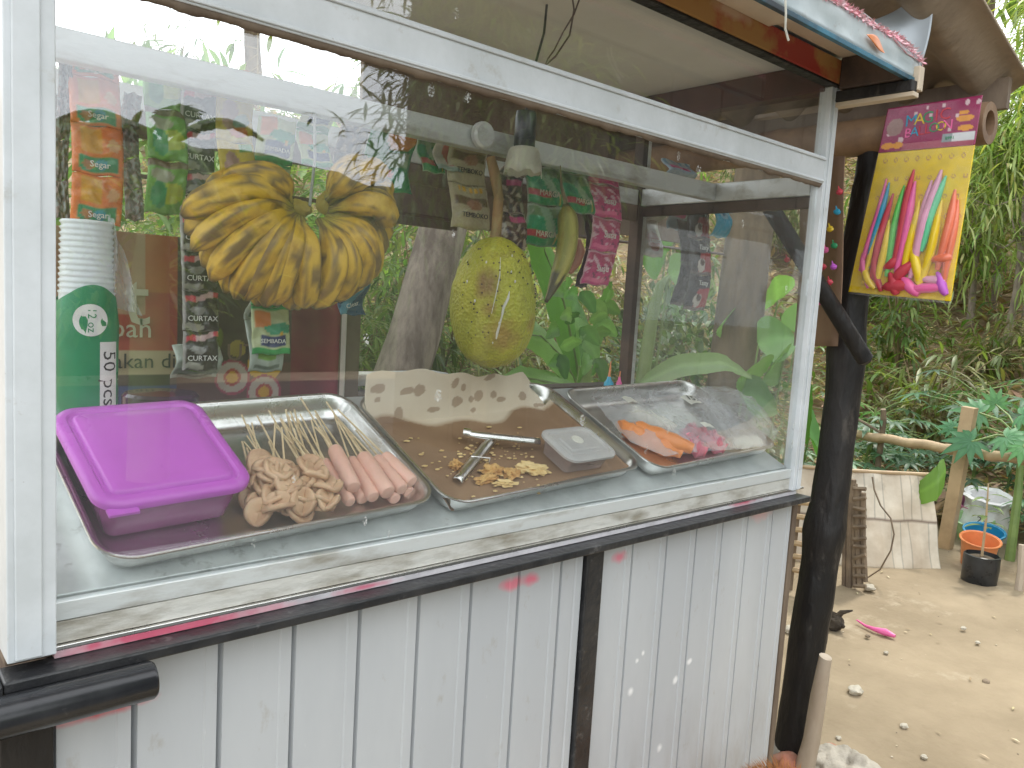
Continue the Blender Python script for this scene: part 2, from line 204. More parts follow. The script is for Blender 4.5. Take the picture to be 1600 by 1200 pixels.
# ------------------------------------------------------------------ mesh builder
class MB:
    def __init__(s): s.v = []; s.f = []; s.mi = []; s.c = []; s.col = (1, 1, 1)
    def add(s, vs, fs, mi=0, cols=None):
        b = len(s.v); s.v += [tuple(p) for p in vs]; s.f += [tuple(i + b for i in f) for f in fs]; s.mi += [mi] * len(fs)
        s.c += list(cols) if cols is not None else [s.col] * len(vs)
        return s
    def box(s, x0, x1, y0, y1, z0, z1, mi=0, mtx=None):
        vs = [Vector((x, y, z)) for z in (z0, z1) for y in (y0, y1) for x in (x0, x1)]
        if mtx is not None: vs = [mtx @ v for v in vs]
        return s.add(vs, [(0, 2, 3, 1), (4, 5, 7, 6), (0, 1, 5, 4), (2, 6, 7, 3), (0, 4, 6, 2), (1, 3, 7, 5)], mi)
    def tube(s, pts, rad, n=10, mi=0, cap=True, shape=None, cols=None):
        pts = [Vector(p) for p in pts]; k = len(pts)
        if not hasattr(rad, '__len__'): rad = [rad] * k
        d0 = (pts[1] - pts[0]).normalized(); up = Vector((0, 0, 1)) if abs(d0.z) < .9 else Vector((1, 0, 0)); nx = d0.cross(up).normalized(); vs = []; cc = []
        for i, p in enumerate(pts):
            d = (pts[min(i + 1, k - 1)] - pts[max(i - 1, 0)]).normalized(); nx = (nx - d * nx.dot(d)).normalized(); ny = d.cross(nx)
            for j in range(n):
                a = 2 * math.pi * j / n; r = rad[i] * (shape(i / (k - 1), a) if shape else 1)
                vs.append(p + nx * math.cos(a) * r + ny * math.sin(a) * r); cc.append(cols(i / (k - 1), a) if cols else s.col)
        fs = [(i * n + j, i * n + (j + 1) % n, (i + 1) * n + (j + 1) % n, (i + 1) * n + j) for i in range(k - 1) for j in range(n)]
        if cap: fs += [tuple(range(n - 1, -1, -1)), tuple((k - 1) * n + j for j in range(n))]
        return s.add(vs, fs, mi, cc)
    def lathe(s, prof, n=32, c=(0, 0, 0), mi=0, shape=None, cap=False):
        vs = []
        for (r, z) in prof:
            for j in range(n):
                a = 2 * math.pi * j / n; q = r * (shape(a, z) if shape else 1); vs.append((c[0] + q * math.cos(a), c[1] + q * math.sin(a), c[2] + z))
        k = len(prof); fs = [(i * n + j, i * n + (j + 1) % n, (i + 1) * n + (j + 1) % n, (i + 1) * n + j) for i in range(k - 1) for j in range(n)]
        if cap: fs += [tuple(range(n - 1, -1, -1)), tuple((k - 1) * n + j for j in range(n))]
        return s.add(vs, fs, mi)
    def grid(s, fn, nu, nv, mi=0, cf=None):
        vs = [fn(i / nu, j / nv) for j in range(nv + 1) for i in range(nu + 1)]
        cs = [cf(i / nu, j / nv) for j in range(nv + 1) for i in range(nu + 1)] if cf else None
        return s.add(vs, [(j * (nu + 1) + i, j * (nu + 1) + i + 1, (j + 1) * (nu + 1) + i + 1, (j + 1) * (nu + 1) + i) for j in range(nv) for i in range(nu)], mi, cs)
    def prism(s, poly, h0, h1, mi=0, mtx=None):
        n = len(poly); vs = [Vector((x, y, h)) for h in (h0, h1) for x, y in poly]
        if mtx is not None: vs = [mtx @ v for v in vs]
        return s.add(vs, [tuple(range(n - 1, -1, -1)), tuple(range(n, 2 * n))] + [(i, (i + 1) % n, n + (i + 1) % n, n + i) for i in range(n)], mi)
    def rrect(s, prof, w, d, r, seg=6, mi=0, capb=True, capt=False):
        """rings of a rounded rectangle; prof = (outset, z)"""
        n = 4 * (seg + 1); vs = []
        for (o_, z) in prof:
            hw, hd, rr = w / 2 + o_, d / 2 + o_, max(.001, r + o_)
            for k, (sx, sy) in enumerate([(1, 1), (-1, 1), (-1, -1), (1, -1)]):
                for t in range(seg + 1):
                    a = (k + t / seg) * math.pi / 2; vs.append((sx * (hw - rr) + rr * math.cos(a), sy * (hd - rr) + rr * math.sin(a), z))
        k = len(prof); fs = [(i * n + j, i * n + (j + 1) % n, (i + 1) * n + (j + 1) % n, (i + 1) * n + j) for i in range(k - 1) for j in range(n)]
        if capb: fs.append(tuple(range(n - 1, -1, -1)))
        if capt: fs.append(tuple((k - 1) * n + j for j in range(n)))
        return s.add(vs, fs, mi)
    def blob(s, c, r, amp=.15, fr=2.0, sub=3, mi=0, seed=0, mtx=None):
        bm = bmesh.new(); bmesh.ops.create_icosphere(bm, subdivisions=sub, radius=1); vs = []
        for v in bm.verts:
            k = 1 + amp * mnoise.noise(v.co * fr + Vector((seed * 3.1, seed, 0))); q = Vector((v.co.x * r[0] * k, v.co.y * r[1] * k, v.co.z * r[2] * k))
            if mtx is not None: q = mtx @ q
            vs.append(q + Vector(c))
        fs = [tuple(x.index for x in f.verts) for f in bm.faces]; bm.free(); return s.add(vs, fs, mi)
    def text(s, st, size, mtx, mi=0, ext=.0006, sx=1):
        vs, fs = textmesh(st, size, ext); S = Matrix.Diagonal((sx, 1, 1, 1)); return s.add([mtx @ (S @ v) for v in vs], fs, mi)
    def leaf(s, b, d, up, ln, wd, bend=.3, seg=4, mi=0, fold=.25, col=None, shp=.9):
        d = Vector(d).normalized(); up = Vector(up); side = d.cross(up)
        if side.length < 1e-3: side = d.cross(Vector((1, .3, 0)))
        side.normalize(); up = side.cross(d); vs = []; p = Vector(b); col = col or s.col
        for i in range(seg + 1):
            t = i / seg; wv = wd * .5 * math.sin(math.pi * min(1, t ** shp * .97 + .03)) if i < seg else wd * .01
            vs += [p - side * wv + up * wv * fold, p.copy(), p + side * wv + up * wv * fold]
            dd = (d * math.cos(bend * t * 1.5) - up * math.sin(bend * t * 1.5)); p = p + dd * ln / seg
        fs = []
        for i in range(seg):
            for k in (0, 1): fs.append((i * 3 + k, i * 3 + k + 1, i * 3 + k + 4, i * 3 + k + 3))
        s.add(vs, fs, mi, [col if j % 3 != 1 else tuple(min(1, x * 1.25) for x in col) for j in range(len(vs))]); return s
_T = {}
def textmesh(st, size, ext):
    if (st, size) not in _T:
        cu = bpy.data.curves.new('t', 'FONT'); cu.body = st; cu.size = size; cu.extrude = ext; cu.align_x = 'CENTER'; cu.align_y = 'CENTER'; cu.resolution_u = 2
        o = bpy.data.objects.new('t', cu); COL.objects.link(o); bpy.context.view_layer.update()
        me = bpy.data.meshes.new_from_object(o.evaluated_get(bpy.context.evaluated_depsgraph_get()))
        _T[(st, size)] = ([v.co.copy() for v in me.vertices], [tuple(p.vertices) for p in me.polygons]); bpy.data.objects.remove(o); bpy.data.meshes.remove(me); bpy.data.curves.remove(cu)
    return _T[(st, size)]
def wl(o):
    v = Vector((0, 0, 0))
    while o is not None: v += o.location; o = o.parent
    return v
def obj(name, mb, mats, parent=None, smooth=True, world=False, auto=40, loc=None):
    """ONE mesh object; world=True: the vertices are given in world space (parents unrotated)"""
    me = bpy.data.meshes.new(name); off = Vector((0, 0, 0))
    if world: off = wl(parent)
    if loc is not None: off = off + Vector(loc)
    V = [(a - off.x, b - off.y, c - off.z) for a, b, c in mb.v] if off.length else mb.v
    me.from_pydata(V, [], mb.f); mats = mats if isinstance(mats, (list, tuple)) else [mats]
    for m_ in mats: me.materials.append(M[m_] if isinstance(m_, str) else m_)
    if any(mb.mi): me.polygons.foreach_set('material_index', mb.mi)
    ca = me.color_attributes.new('Col', 'FLOAT_COLOR', 'POINT'); ca.data.foreach_set('color', [x for c in mb.c for x in (c[0], c[1], c[2], 1)])
    if smooth:
        me.polygons.foreach_set('use_smooth', [True] * len(me.polygons))
        if auto: me.set_sharp_from_angle(angle=R3(auto))
    me.update(); o = bpy.data.objects.new(name, me); COL.objects.link(o); o.parent = parent
    if loc is not None: o.location = loc
    return o
def tag(o, label=None, cat=None, group=None, kind=None):
    for k, v in (('label', label), ('category', cat), ('group', group), ('kind', kind)):
        if v: o[k] = v
    return o
def thing(name, label, cat, loc=(0, 0, 0), group=None):
    o = bpy.data.objects.new(name, None); o.empty_display_size = .05; COL.objects.link(o); o.location = loc; return tag(o, label, cat, group)
def dup(root, mtx, label=None, group=None):
    def rec(o, p):
        c = o.copy(); COL.objects.link(c); c.parent = p
        for ch in [x for x in bpy.data.objects if x.parent == o]: rec(ch, c)
        return c
    kids = list(root.children); r = root.copy(); COL.objects.link(r); r.matrix_world = mtx
    for ch in kids: rec(ch, r)
    if label: r['label'] = label
    if group: r['group'] = group
    return r
def bev(o, wd=.003, seg=2):
    b = o.modifiers.new('bevel', 'BEVEL'); b.width = wd; b.segments = seg; b.limit_method = 'ANGLE'; b.angle_limit = R3(35); return o
def T(x, y, z): return Matrix.Translation((x, y, z))
def Ro(a, ax): return Matrix.Rotation(R3(a), 4, ax)
def P(m, *p): return m @ Vector(p)
def lerp(a, b, t): return tuple(x + (y - x) * t for x, y in zip(a, b))
def jit(c, k=.15): q = 1 + random.uniform(-k, k); return tuple(max(0, x * q * (1 + random.uniform(-k, k) * .4)) for x in c)
# ================================================================== GROUND
def gh(x, y):
    """height of the hillside above the yard"""
    r = math.hypot(x - .3, y + .6); a = math.atan2(y + .6, x - .3)
    t = max(0, r - 5.6) * (1 if -.45 < a < 2.2 else 0)
    return .78 * min(5.2, .42 * t + .022 * t * t) * (min(1, (a + .45) / .2) if a < 0 else 1) + .12 * mnoise.noise(Vector((x * .7, y * .7, 0)))
mb = MB(); mb.grid(lambda u, v: ((u - .5) * 120, (v - .5) * 120, -.004 + .0 * u), 40, 40)
tag(obj('ground', mb, 'earth'), kind='structure')
mb = MB()
def ys(u, v):
    x = .6 + u * 6.4; y = -.99 + v * 4.5; return (x, y, .004 + .014 * mnoise.noise(Vector((x * 1.4, y * 1.4, 0))) + .006 * mnoise.noise(Vector((x * 6, y * 6, 3))))
mb.grid(ys, 110, 110); tag(obj('yard', mb, 'earth'), kind='structure')
mb = MB(); mb.box(-40, 40, -8.2, -1.0, -.03, .012); tag(obj('added_road', mb, 'added_road'), kind='structure')  # dark road added out of view, keeps bright earth out of the reflections
mb = MB(); RR = [5.2 + 14 * (i / 60) ** 1.2 for i in range(61)]
vsl = []; nA = 110
for r in RR:
    for j in range(nA + 1):
        a = -.45 + 2.65 * j / nA; x = .3 + r * math.cos(a); y = -.6 + r * math.sin(a); vsl.append((x, y, gh(x, y) - .02 * (r < 5.6) + .1 * mnoise.noise(Vector((x * 2.4, y * 2.4, 5)))))
mb.add(vsl, [(i * (nA + 1) + j, i * (nA + 1) + j + 1, (i + 1) * (nA + 1) + j + 1, (i + 1) * (nA + 1) + j) for i in range(60) for j in range(nA)])
tag(obj('hillside', mb, 'slope'), kind='structure')
def polar(r, a): return .3 + r * math.cos(a), -.6 + r * math.sin(a)
# leaf litter over the slope (one mass)
mb = MB()
TAN = [(.46, .35, .22), (.34, .25, .15), (.55, .44, .29), (.20, .14, .09), (.50, .40, .22)]
for i in range(21000):
    r = 4.6 + 9.5 * random.random() ** 1.1; a = random.uniform(-.15, 1.35); x, y = polar(r, a)
    th = random.uniform(0, 6.28); s = random.uniform(.5, 1.4) * (.05 + .006 * r)
    mb.col = jit(random.choice(TAN), .3)
    mb.leaf((x, y, gh(x, y) + .06 + .05 * random.random()), (math.cos(th), math.sin(th), random.uniform(-.3, .6)), (0, 0, 1), s * 2, s * .5, random.uniform(-.5, .6), 2)
for i in range(1700):
    r = 5.0 + 7 * random.random(); a = random.uniform(-.12, 1.3); x, y = polar(r, a); th = random.uniform(0, 6.28); l = random.uniform(.15, .55); z = gh(x, y); mb.col = jit(random.choice([(.42, .34, .22), (.25, .19, .12), (.55, .47, .32)]), .2); e = Vector((x + math.cos(th) * l, y + math.sin(th) * l, gh(x + math.cos(th) * l, y + math.sin(th) * l) + random.uniform(.05, .6) * l)); b = Vector((x, y, z + .03)); mb.tube([b, b.lerp(e, .5) + Vector((0, 0, .05)), e], [.008, .006, .003], 3, cap=False)
tag(obj('leaf_litter', mb, 'drygrass'), 'dry brown bamboo leaf litter covering the slope behind the stall', 'leaf litter', kind='stuff')
# grassy scrub on the slope (one mass)
mb = MB(); GR = [(.10, .16, .035), (.15, .21, .05), (.07, .12, .03), (.22, .26, .09), (.13, .17, .07)]
for i in range(820):
    r = 5.2 + 8.5 * random.random() ** 1.05; a = random.uniform(-.15, 1.35)
    if mnoise.noise(Vector((r * .5, a * 4, 1))) < -.12: continue
    x, y = polar(r, a); z = gh(x, y); s = random.uniform(.7, 1.5)
    for k in range(random.randint(14, 26)):
        th = random.uniform(0, 6.28); mb.col = jit(random.choice(GR), .3); q = random.random() * .3 * s
        mb.leaf((x + math.cos(th) * q, y + math.sin(th) * q, z + random.uniform(.05, .5) * s), (math.cos(th), math.sin(th), random.uniform(-.2, 1)), (0, 0, 1), random.uniform(.12, .24) * s, random.uniform(.018, .03) * s, random.uniform(.2, .9), 3)
tag(obj('undergrowth', mb, 'leaf'), 'low green weeds and bamboo seedlings over the slope', 'undergrowth', kind='stuff')
# ------------------------------------------------------------------ plants
def bamboo_shrub(seed, h=1.6, n=9, leaves=26, sp=.5, cols=GR, ll=.16):
    random.seed(seed); t = thing('bamboo_shrub', 'x', 'shrub'); st = MB(); lf = MB()
    for i in range(n):
        th = random.uniform(0, 6.28); lean = random.uniform(.1, sp); hh = h * random.uniform(.6, 1.1); pts = []
        for k in range(7):
            s = k / 6; pts.append(Vector((math.cos(th) * lean * s ** 1.7 * hh, math.sin(th) * lean * s ** 1.7 * hh, hh * s * (1 - .25 * s * lean))))
        st.tube(pts, [.009 * (1 - .7 * k / 6) for k in range(7)], 5)
        for k in range(leaves):
            s = random.uniform(.25, 1); q = s * 6; i0 = min(5, int(q)); b = pts[i0].lerp(pts[i0 + 1], q - i0); ph = random.uniform(0, 6.28); d = Vector((math.cos(ph), math.sin(ph), random.uniform(-.5, .5)))
            e = b + d * random.uniform(.03, .22); st.tube([b, e], [.0022, .0012], 3, cap=False)
            lf.col = jit(random.choice(cols), .25)
            for _ in range(3):
                d2 = (d + Vector((random.uniform(-.9, .9), random.uniform(-.9, .9), random.uniform(-.9, .3)))); lf.leaf(e, d2, (0, 0, 1), ll * random.uniform(.6, 1.2), ll * .13, random.uniform(.1, .8), 3)
    obj('stems', st, 'stemdry', t); obj('foliage', lf, 'leaf', t); return t
def tree(seed, name, label, loc, h, r, crown, n=900, ls=.16, lw=.35, cols=GR, grp=None, lean=(0, 0), tm='bark', clumps=26, base=None, limbs=8, mat_='leaf'):
    random.seed(seed); t = thing(name, label, 'tree', loc, grp); st = MB(); lf = MB(); cx, cy, cz, ax, ay, az = crown
    pts = [Vector((lean[0] * s, lean[1] * s, h * s)) + Vector((mnoise.noise(Vector((s * 3, seed, 0))), mnoise.noise(Vector((seed, s * 3, 0))), 0)) * r * .8 for s in [i / 9 for i in range(10)]]
    st.tube(pts, [(base or r * 1.25) * (1 - .55 * i / 9) for i in range(10)], 14, shape=lambda s, a: 1 + .1 * mnoise.noise(Vector((math.cos(a) * 1.5, math.sin(a) * 1.5, s * 6 + seed))))
    cen = []
    for i in range(clumps):
        u = Vector((random.gauss(0, 1), random.gauss(0, 1), random.gauss(0, 1))).normalized() * random.uniform(.35, 1) ** .6
        cen.append(Vector((cx + u.x * ax, cy + u.y * ay, cz + u.z * az)))
    for c in cen[:limbs]:
        b = pts[random.randint(5, 9)]; mid = b.lerp(c, .5) + Vector((0, 0, -.1 * az)); st.tube([b, mid, c], [r * .35, r * .2, r * .06], 6)
    for c in cen:
        sc_ = random.uniform(.6, 1.15); base_c = random.choice(cols)
        for k in range(n // clumps):
            u = Vector((random.gauss(0, 1), random.gauss(0, 1), random.gauss(0, .7))) * .28 * sc_
            p = c + Vector((u.x * ax, u.y * ay, u.z * az)); lf.col = jit(base_c, .3); d = u.normalized() + Vector((random.uniform(-.7, .7), random.uniform(-.7, .7), random.uniform(-.9, .3)))
            lf.leaf(p, d, (0, 0, 1), ls * random.uniform(.6, 1.3), ls * lw, random.uniform(.1, .7), 3)
    obj('trunk', st, tm, t); obj('crown', lf, mat_, t); return t
def palmleaf(lf, b, d, up, R_, lobes=7, cut=.75, col=None):
    """palmate lobed leaf (papaya, cassava)"""
    d = Vector(d).normalized(); side = d.cross(Vector(up)).normalized(); upv = side.cross(d); b = Vector(b); c0 = col or lf.col
    for i in range(lobes):
        a = R3(-125 + 250 * i / (lobes - 1)); dd = (d * math.cos(a) + side * math.sin(a)); ln = R_ * (1 - .35 * abs(a) / 2.2)
        lf.leaf(b, dd, upv, ln, ln * (1 - cut) * 1.25, .35, 4, fold=.2, col=c0, shp=.75)
def lobed_plant(seed, name, h, n, rr, lobes, cut, cols, lsp=.3, sr=.012):
    random.seed(seed); t = thing(name, 'x', 'plant'); st = MB(); lf = MB(); st.tube([(0, 0, 0), (.02, .01, h * .5), (0, .03, h)], [sr, sr * .8, sr * .5], 7)
    for i in range(n):
        th = i * 2.4 + random.uniform(-.3, .3); s = random.uniform(.35, 1); b = Vector((0, .02, h * s)); el = random.uniform(.0, .7); pl = lsp * random.uniform(.6, 1.2)
        e = b + Vector((math.cos(th) * math.cos(el), math.sin(th) * math.cos(el), math.sin(el))) * pl; st.tube([b, b.lerp(e, .5) + Vector((0, 0, .02)), e], [sr * .3, sr * .25, sr * .2], 4, cap=False)
        palmleaf(lf, e, (math.cos(th), math.sin(th), -.25), (0, 0, 1), rr * random.uniform(.7, 1.15), lobes, cut, jit(random.choice(cols), .2))
    obj('stem', st, 'stem', t); obj('foliage', lf, 'leaf', t); return t
def bigleaf(lf, pts, wmax, col, nseg=14, nw=6, ragged=.0, tip=.8, droop=.25, heart=False, side=None):
    """long blade along a curve with raised midrib"""
    pts = [Vector(p) for p in pts]; k = len(pts) - 1; vs = []; cc = []
    sd = side
    for i in range(nseg + 1):
        t = i / nseg; q = min(k - 1e-6, t * k); i0 = int(q); p = pts[i0].lerp(pts[i0 + 1], q - i0); d = (pts[i0 + 1] - pts[i0]).normalized()
        s_ = Vector(sd).normalized() if sd else d.cross(Vector((0, 0, 1))).normalized(); u = s_.cross(d)
        wv = wmax * .5 * (math.sin(math.pi * (.04 + .93 * t ** (.55 if heart else tip))) ** .7) * (1 + ragged * random.uniform(-1, 1))
        for j in range(nw + 1):
            f = j / nw * 2 - 1; vs.append(p + s_ * wv * f - u * (abs(f) ** 1.5 * droop * wv) + u * .004 * ((i + j) % 2)); rib = .25 * (j == nw // 2) + .05 * (i % 2)
            cc.append(tuple(c * (1 + rib) for c in col))
    lf.add(vs, [(i * (nw + 1) + j, i * (nw + 1) + j + 1, (i + 1) * (nw + 1) + j + 1, (i + 1) * (nw + 1) + j) for i in range(nseg) for j in range(nw)], 0, cc)
def unique(lab, x, y):
    c = CR @ (np.array([x, y, .6]) - CC); px = 800 + CF * c[0] / c[2]; d = c[2]
    where = [(0, 'left of the picture'), (330, 'behind the bananas'), (560, 'behind the leaning trunk'), (700, 'behind the breadfruit'), (860, 'behind the single banana'), (960, 'behind the end pane'), (1200, 'behind the end corner post'), (1330, 'right of the black pole'), (1420, 'above the bamboo rail'), (1500, 'above the split post'), (1560, 'at the right edge'), (99999, '')]
    for (a, n_), (b, _) in zip(where, where[1:]):
        if px < b: w_ = n_; break
    key = (lab, w_); CNT[key] = CNT.get(key, 0) + 1; row = ['', ', farther one', ', third one back', ', fourth one back', ', fifth one back', ', sixth one back'][min(5, CNT[key] - 1)]
    return lab.replace(' among the slope growth', '').replace(' behind the bamboo mat', '').replace(' beside the bamboo mat', '') + ' ' + w_ + row
CNT = {}
# bamboo shrubs on and below the slope
protos = [bamboo_shrub(11, 1.5, 9, 26, .5), bamboo_shrub(12, 1.2, 8, 30, .8, [(.18, .22, .06), (.12, .17, .04), (.26, .26, .10)]), bamboo_shrub(13, 2.3, 7, 34, .4, [(.09, .15, .04), (.16, .22, .06)], .2), bamboo_shrub(14, .9, 10, 22, .9, [(.2, .2, .09), (.13, .17, .05)])]
random.seed(21); spots = []
for i in range(26):
    r = random.uniform(5.8, 12); a = random.uniform(-.12, 1.35); spots.append((r, a, random.randrange(4), random.uniform(.8, 1.35)))
spots += [(3.6, 1.02, 2, .8), (3.9, 1.13, 0, .9), (4.3, .93, 1, 1.0), (3.3, 1.2, 0, .85), (4.4, 1.24, 2, 1.1), (4.9, 1.05, 2, 1.2), (5.0, 1.3, 0, 1.2), (4.7, .8, 1, .9), (3.0, 1.3, 1, .8)]
used = set()
spots.sort()
for r, a, k, s in spots:
    x, y = polar(r, a); mt = T(x, y, max(0, gh(x, y)) if r > 5.3 else 0) @ Ro(random.uniform(0, 360), 'Z') @ Matrix.Scale(s, 4)
    lab = ['bamboo shrub with drooping narrow leaves among the slope growth', 'yellowish arching bamboo shrub among the slope growth', 'tall dark bamboo shrub among the slope growth', 'low spreading bamboo shrub among the slope growth'][k]
    lab = unique(lab, x, y)
    if k in used: dup(protos[k], mt, lab, 'bamboo shrubs on the slope')
    else: used.add(k); protos[k].matrix_world = mt; tag(protos[k], lab, 'shrub', 'bamboo shrubs on the slope')
# far trees and palms above the slope
tree(31, 'tree', 'pale feathery bamboo tree above the slope at the upper right corner', (9.6, 1.3, 1.5), 4.2, .07, (0, 0, 3.6, 1.3, 1.3, 1.9), 1500, .3, .09, [(.22, .28, .09), (.3, .34, .13), (.15, .2, .07)], clumps=36)
tree(32, 'tree', 'thin tree with sparse leaves against the sky right of the tin roof', (6.2, .75, .4), 3.4, .03, (0, 0, 2.7, .5, .5, 1.0), 420, .16, .14, [(.16, .24, .05), (.3, .36, .1)], clumps=20)
t = thing('palm_tree', 'palm with long green fronds high at the right edge', 'tree', (10.5, .1, 1.5)); st = MB(); lf = MB()
st.tube([(0, 0, 0), (.1, 0, 2.2), (.05, 0, 4.1)], [.14, .11, .09], 10)
for i in range(15):
    th = i * 2.4; el = .9 - 1.3 * (i / 15); pts = [Vector((math.cos(th) * 1.9 * s * math.cos(el * (1 - s)), math.sin(th) * 1.9 * s * math.cos(el * (1 - s)), 4.1 + 1.5 * s * math.sin(el) - 1.1 * s * s)) + Vector((.05, 0, 0)) for s in [k / 12 for k in range(13)]]
    st.tube(pts, .014, 4, cap=False)
    for k in range(1, 13):
        for q in (0, .5):
            b = pts[k - 1].lerp(pts[k], q); d = (pts[k] - pts[k - 1]).normalized(); sd_ = d.cross(Vector((0, 0, 1))).normalized(); lf.col = jit((.16, .25, .10), .25)
            for sg in (-1, 1): lf.leaf(b, d * .5 + sd_ * sg - Vector((0, 0, .35)), (0, 0, 1), .55 * (1 - .4 * k / 13), .035, .4, 3)
obj('trunk', st, 'bark', t); obj('fronds', lf, 'leaf', t)
for k, (r, a, s) in enumerate([(13.5, .35, 1.2), (15.5, .62, 1.1), (13, .95, 1.1), (14.5, 1.2, 1.1), (15, .08, .8), (12, 1.5, 1.3)]):
    x, y = polar(r, a); tree(40 + k, 'tree', ['rounded tree on the crest behind the roof', 'tall leafy tree on the crest behind the bamboo log', 'broad tree on the crest seen through the display case', 'tree on the crest behind the leaning trunk', 'small tree on the crest at the far right', 'tree on the crest behind the red banner'][k], (x, y, gh(x, y) - .1), 3.5 * s, .13, (0, 0, 3.4 * s, 1.7, 1.7, 1.6 * s), 1300, .34, .3, [(.10, .16, .04), (.16, .22, .07), (.2, .25, .1)], clumps=30, tm='barkdark')
for k, (px, X_, h_) in enumerate([(1535, 8.5, 1.5), (1570, 9.0, 2.0), (1602, 8.0, 1.7), (1480, 9.5, 1.3), (1625, 8.6, 2.2)]):
    q = at(px, 330, X=X_); zz = gh(q.x, q.y); tree(90 + k, 'tree', ['pale bamboo clump on the slope right behind the log end', 'tallest pale bamboo clump in the gap under the bright sky', 'pale bamboo clump at the right edge below the sky', 'low pale bamboo clump above the balloon pack', 'pale bamboo clump half outside the right edge'][k], (q.x, q.y, zz - .05), h_ * .9, .03, (0, 0, h_, .55, .55, h_ * .55), 1300, .24, .10, [(.24, .32, .10), (.34, .38, .16), (.18, .25, .08)], clumps=34, grp=None)
# leaning trunk behind the case
b0 = at(612, 606, Y=2.2); b1 = at(708, 300, Y=2.2); d = (b1 - b0); f0 = b0 - d * (b0.z / d.z) ; top = f0 + d * (4.4 / d.z)
tree(51, 'tree', 'thick rough-barked trunk leaning behind the display case', (f0.x, f0.y, -.02), 4.4, .105, (top.x - f0.x, 0, 4.4, 1.6, 1.4, 1.0), 900, .26, .3, [(.1, .16, .04), (.15, .21, .06)], lean=(top.x - f0.x, top.y - f0.y), base=.135)
p = at(1153, 520, Y=1.15)
tree(52, 'tree', 'straight dark brown trunk seen through the right end pane', (p.x, p.y, 0), 4.2, .085, (.1, .2, 4.4, 1.3, 1.3, .9), 700, .26, .3, [(.1, .16, .04), (.14, .19, .06)], lean=(.12, .05), tm='barkdark', base=.125)
# banana plant
random.seed(5); t = thing('banana_plant', 'banana plant with broad bright green leaves behind the breadfruit', 'plant', (*at(905, 600, Y=1.45)[:2], 0)); st = MB(); lf = MB(); o_ = t.location
st.tube([o_, o_ + Vector((.02, 0, .5)), o_ + Vector((.03, 0, .9))], [.055, .045, .03], 12)
def bl(pxs, Y, wd, c, Y2=None, **k):
    q = [at(x, y, Y=Y + (0 if Y2 is None else (Y2 - Y) * i / (len(pxs) - 1))) for i, (x, y) in enumerate(pxs)]; bigleaf(lf, q, wd, c, **k); st.tube(q, [.008 * (1 - .7 * i / (len(q) - 1)) for i in range(len(q))], 6, cap=False)
G1, G2, G3 = (.13, .30, .07), (.20, .38, .12), (.09, .22, .06)
bl([(905, 590), (880, 470), (850, 390), (835, 340)], 1.5, .20, G1, 1.45, side=(1, .25, .1), ragged=.05)
bl([(905, 600), (935, 540), (948, 470), (955, 440)], 1.45, .13, G1, 1.3, side=(1, .3, .2), ragged=.05)
bl([(900, 600), (880, 560), (845, 525), (800, 520)], 1.4, .17, G2, 1.2, side=(.2, .6, 1), ragged=.05)
bl([(905, 600), (925, 550), (900, 480), (885, 450)], 1.6, .17, G3, 1.7, side=(1, .2, .1), ragged=.06)
bl([(905, 610), (870, 600), (820, 590), (770, 610)], 1.3, .13, G2, 1.15, side=(.1, .6, .8), ragged=.05)
for k in range(26):
    q = at(random.uniform(860, 960), random.uniform(450, 600), Y=random.uniform(1.1, 1.3)); th = random.uniform(0, 6.28); bigleaf(lf, [q, q + Vector((math.cos(th) * .05, -.02, math.sin(th) * .04)), q + Vector((math.cos(th) * .09, -.03, math.sin(th) * .07 - .02))], .06, jit(random.choice([G1, G2, G3]), .2), 6, 4, heart=True, side=(-math.sin(th), -.3, math.cos(th)))
obj('stem', st, 'stem', t, world=True); obj('leaves', lf, 'leaf', t, world=True)
# taro-like broad leaved plant on the right of the end pane
t = thing('broad_leaf_plant', 'plant with a thick pale stalk and broad heart-shaped leaves beyond the end pane', 'plant', (*at(1000, 640, Y=1.0)[:2], 0)); st = MB(); lf = MB(); o_ = t.location
q = [at(x, y, Y=1.0) for x, y in [(998, 640), (1003, 600), (1012, 540), (1022, 480), (1032, 445), (1045, 432)]]; st.tube([o_] + q, [.028, .026, .025, .023, .02, .016, .008], 10)
for (x, y), Y, wd, a, c in [((1045, 430), 1.0, .16, 20, G2), ((1040, 400), 1.6, .28, 160, G1), ((1225, 560), .95, .24, 200, G2), ((1150, 500), 1.2, .2, 190, G2), ((1190, 590), .95, .26, 170, G1), ((1130, 520), 1.3, .2, 250, G1), ((1215, 470), 1.3, .2, 120, G2), ((1185, 540), 1.0, .22, 30, G2), ((1255, 590), 1.1, .3, 260, G3), ((1240, 640), 1.2, .3, 300, G3), ((1265, 680), 1.3, .4, 280, G3), ((1245, 520), 1.5, .25, 80, G2), ((1160, 620), .9, .2, 350, G3)]:
    p = at(x, y, Y=Y); a = R3(a); d = Vector((math.cos(a), -.2, math.sin(a) * .6)).normalized(); bigleaf(lf, [p, p + d * wd * .5, p + d * wd - Vector((0, 0, .03))], wd * .95, jit(c, .15), 9, 6, heart=True, side=(-math.sin(a) * .6 + .3, .5, math.cos(a)))
    st.tube([p, p + Vector((-.02, .03, -p.z * .5)), Vector((o_.x + .1, o_.y + .1, 0))], [.004, .006, .008], 5, cap=False)
obj('stalk', st, 'stem', t, world=True); obj('leaves', lf, 'leaf', t, world=True)
t = thing('fallen_banana_leaf', 'long arching banana leaf lying low beyond the right tray', 'leaf', at(1010, 590, Y=.85)); lf = MB()
bigleaf(lf, [at(*q, Y=.85) for q in [(1000, 600), (1060, 572), (1130, 566), (1175, 590)]], .085, (.22, .34, .14), side=(.1, .5, .8)); obj('blade', lf, 'leaf', t, world=True)
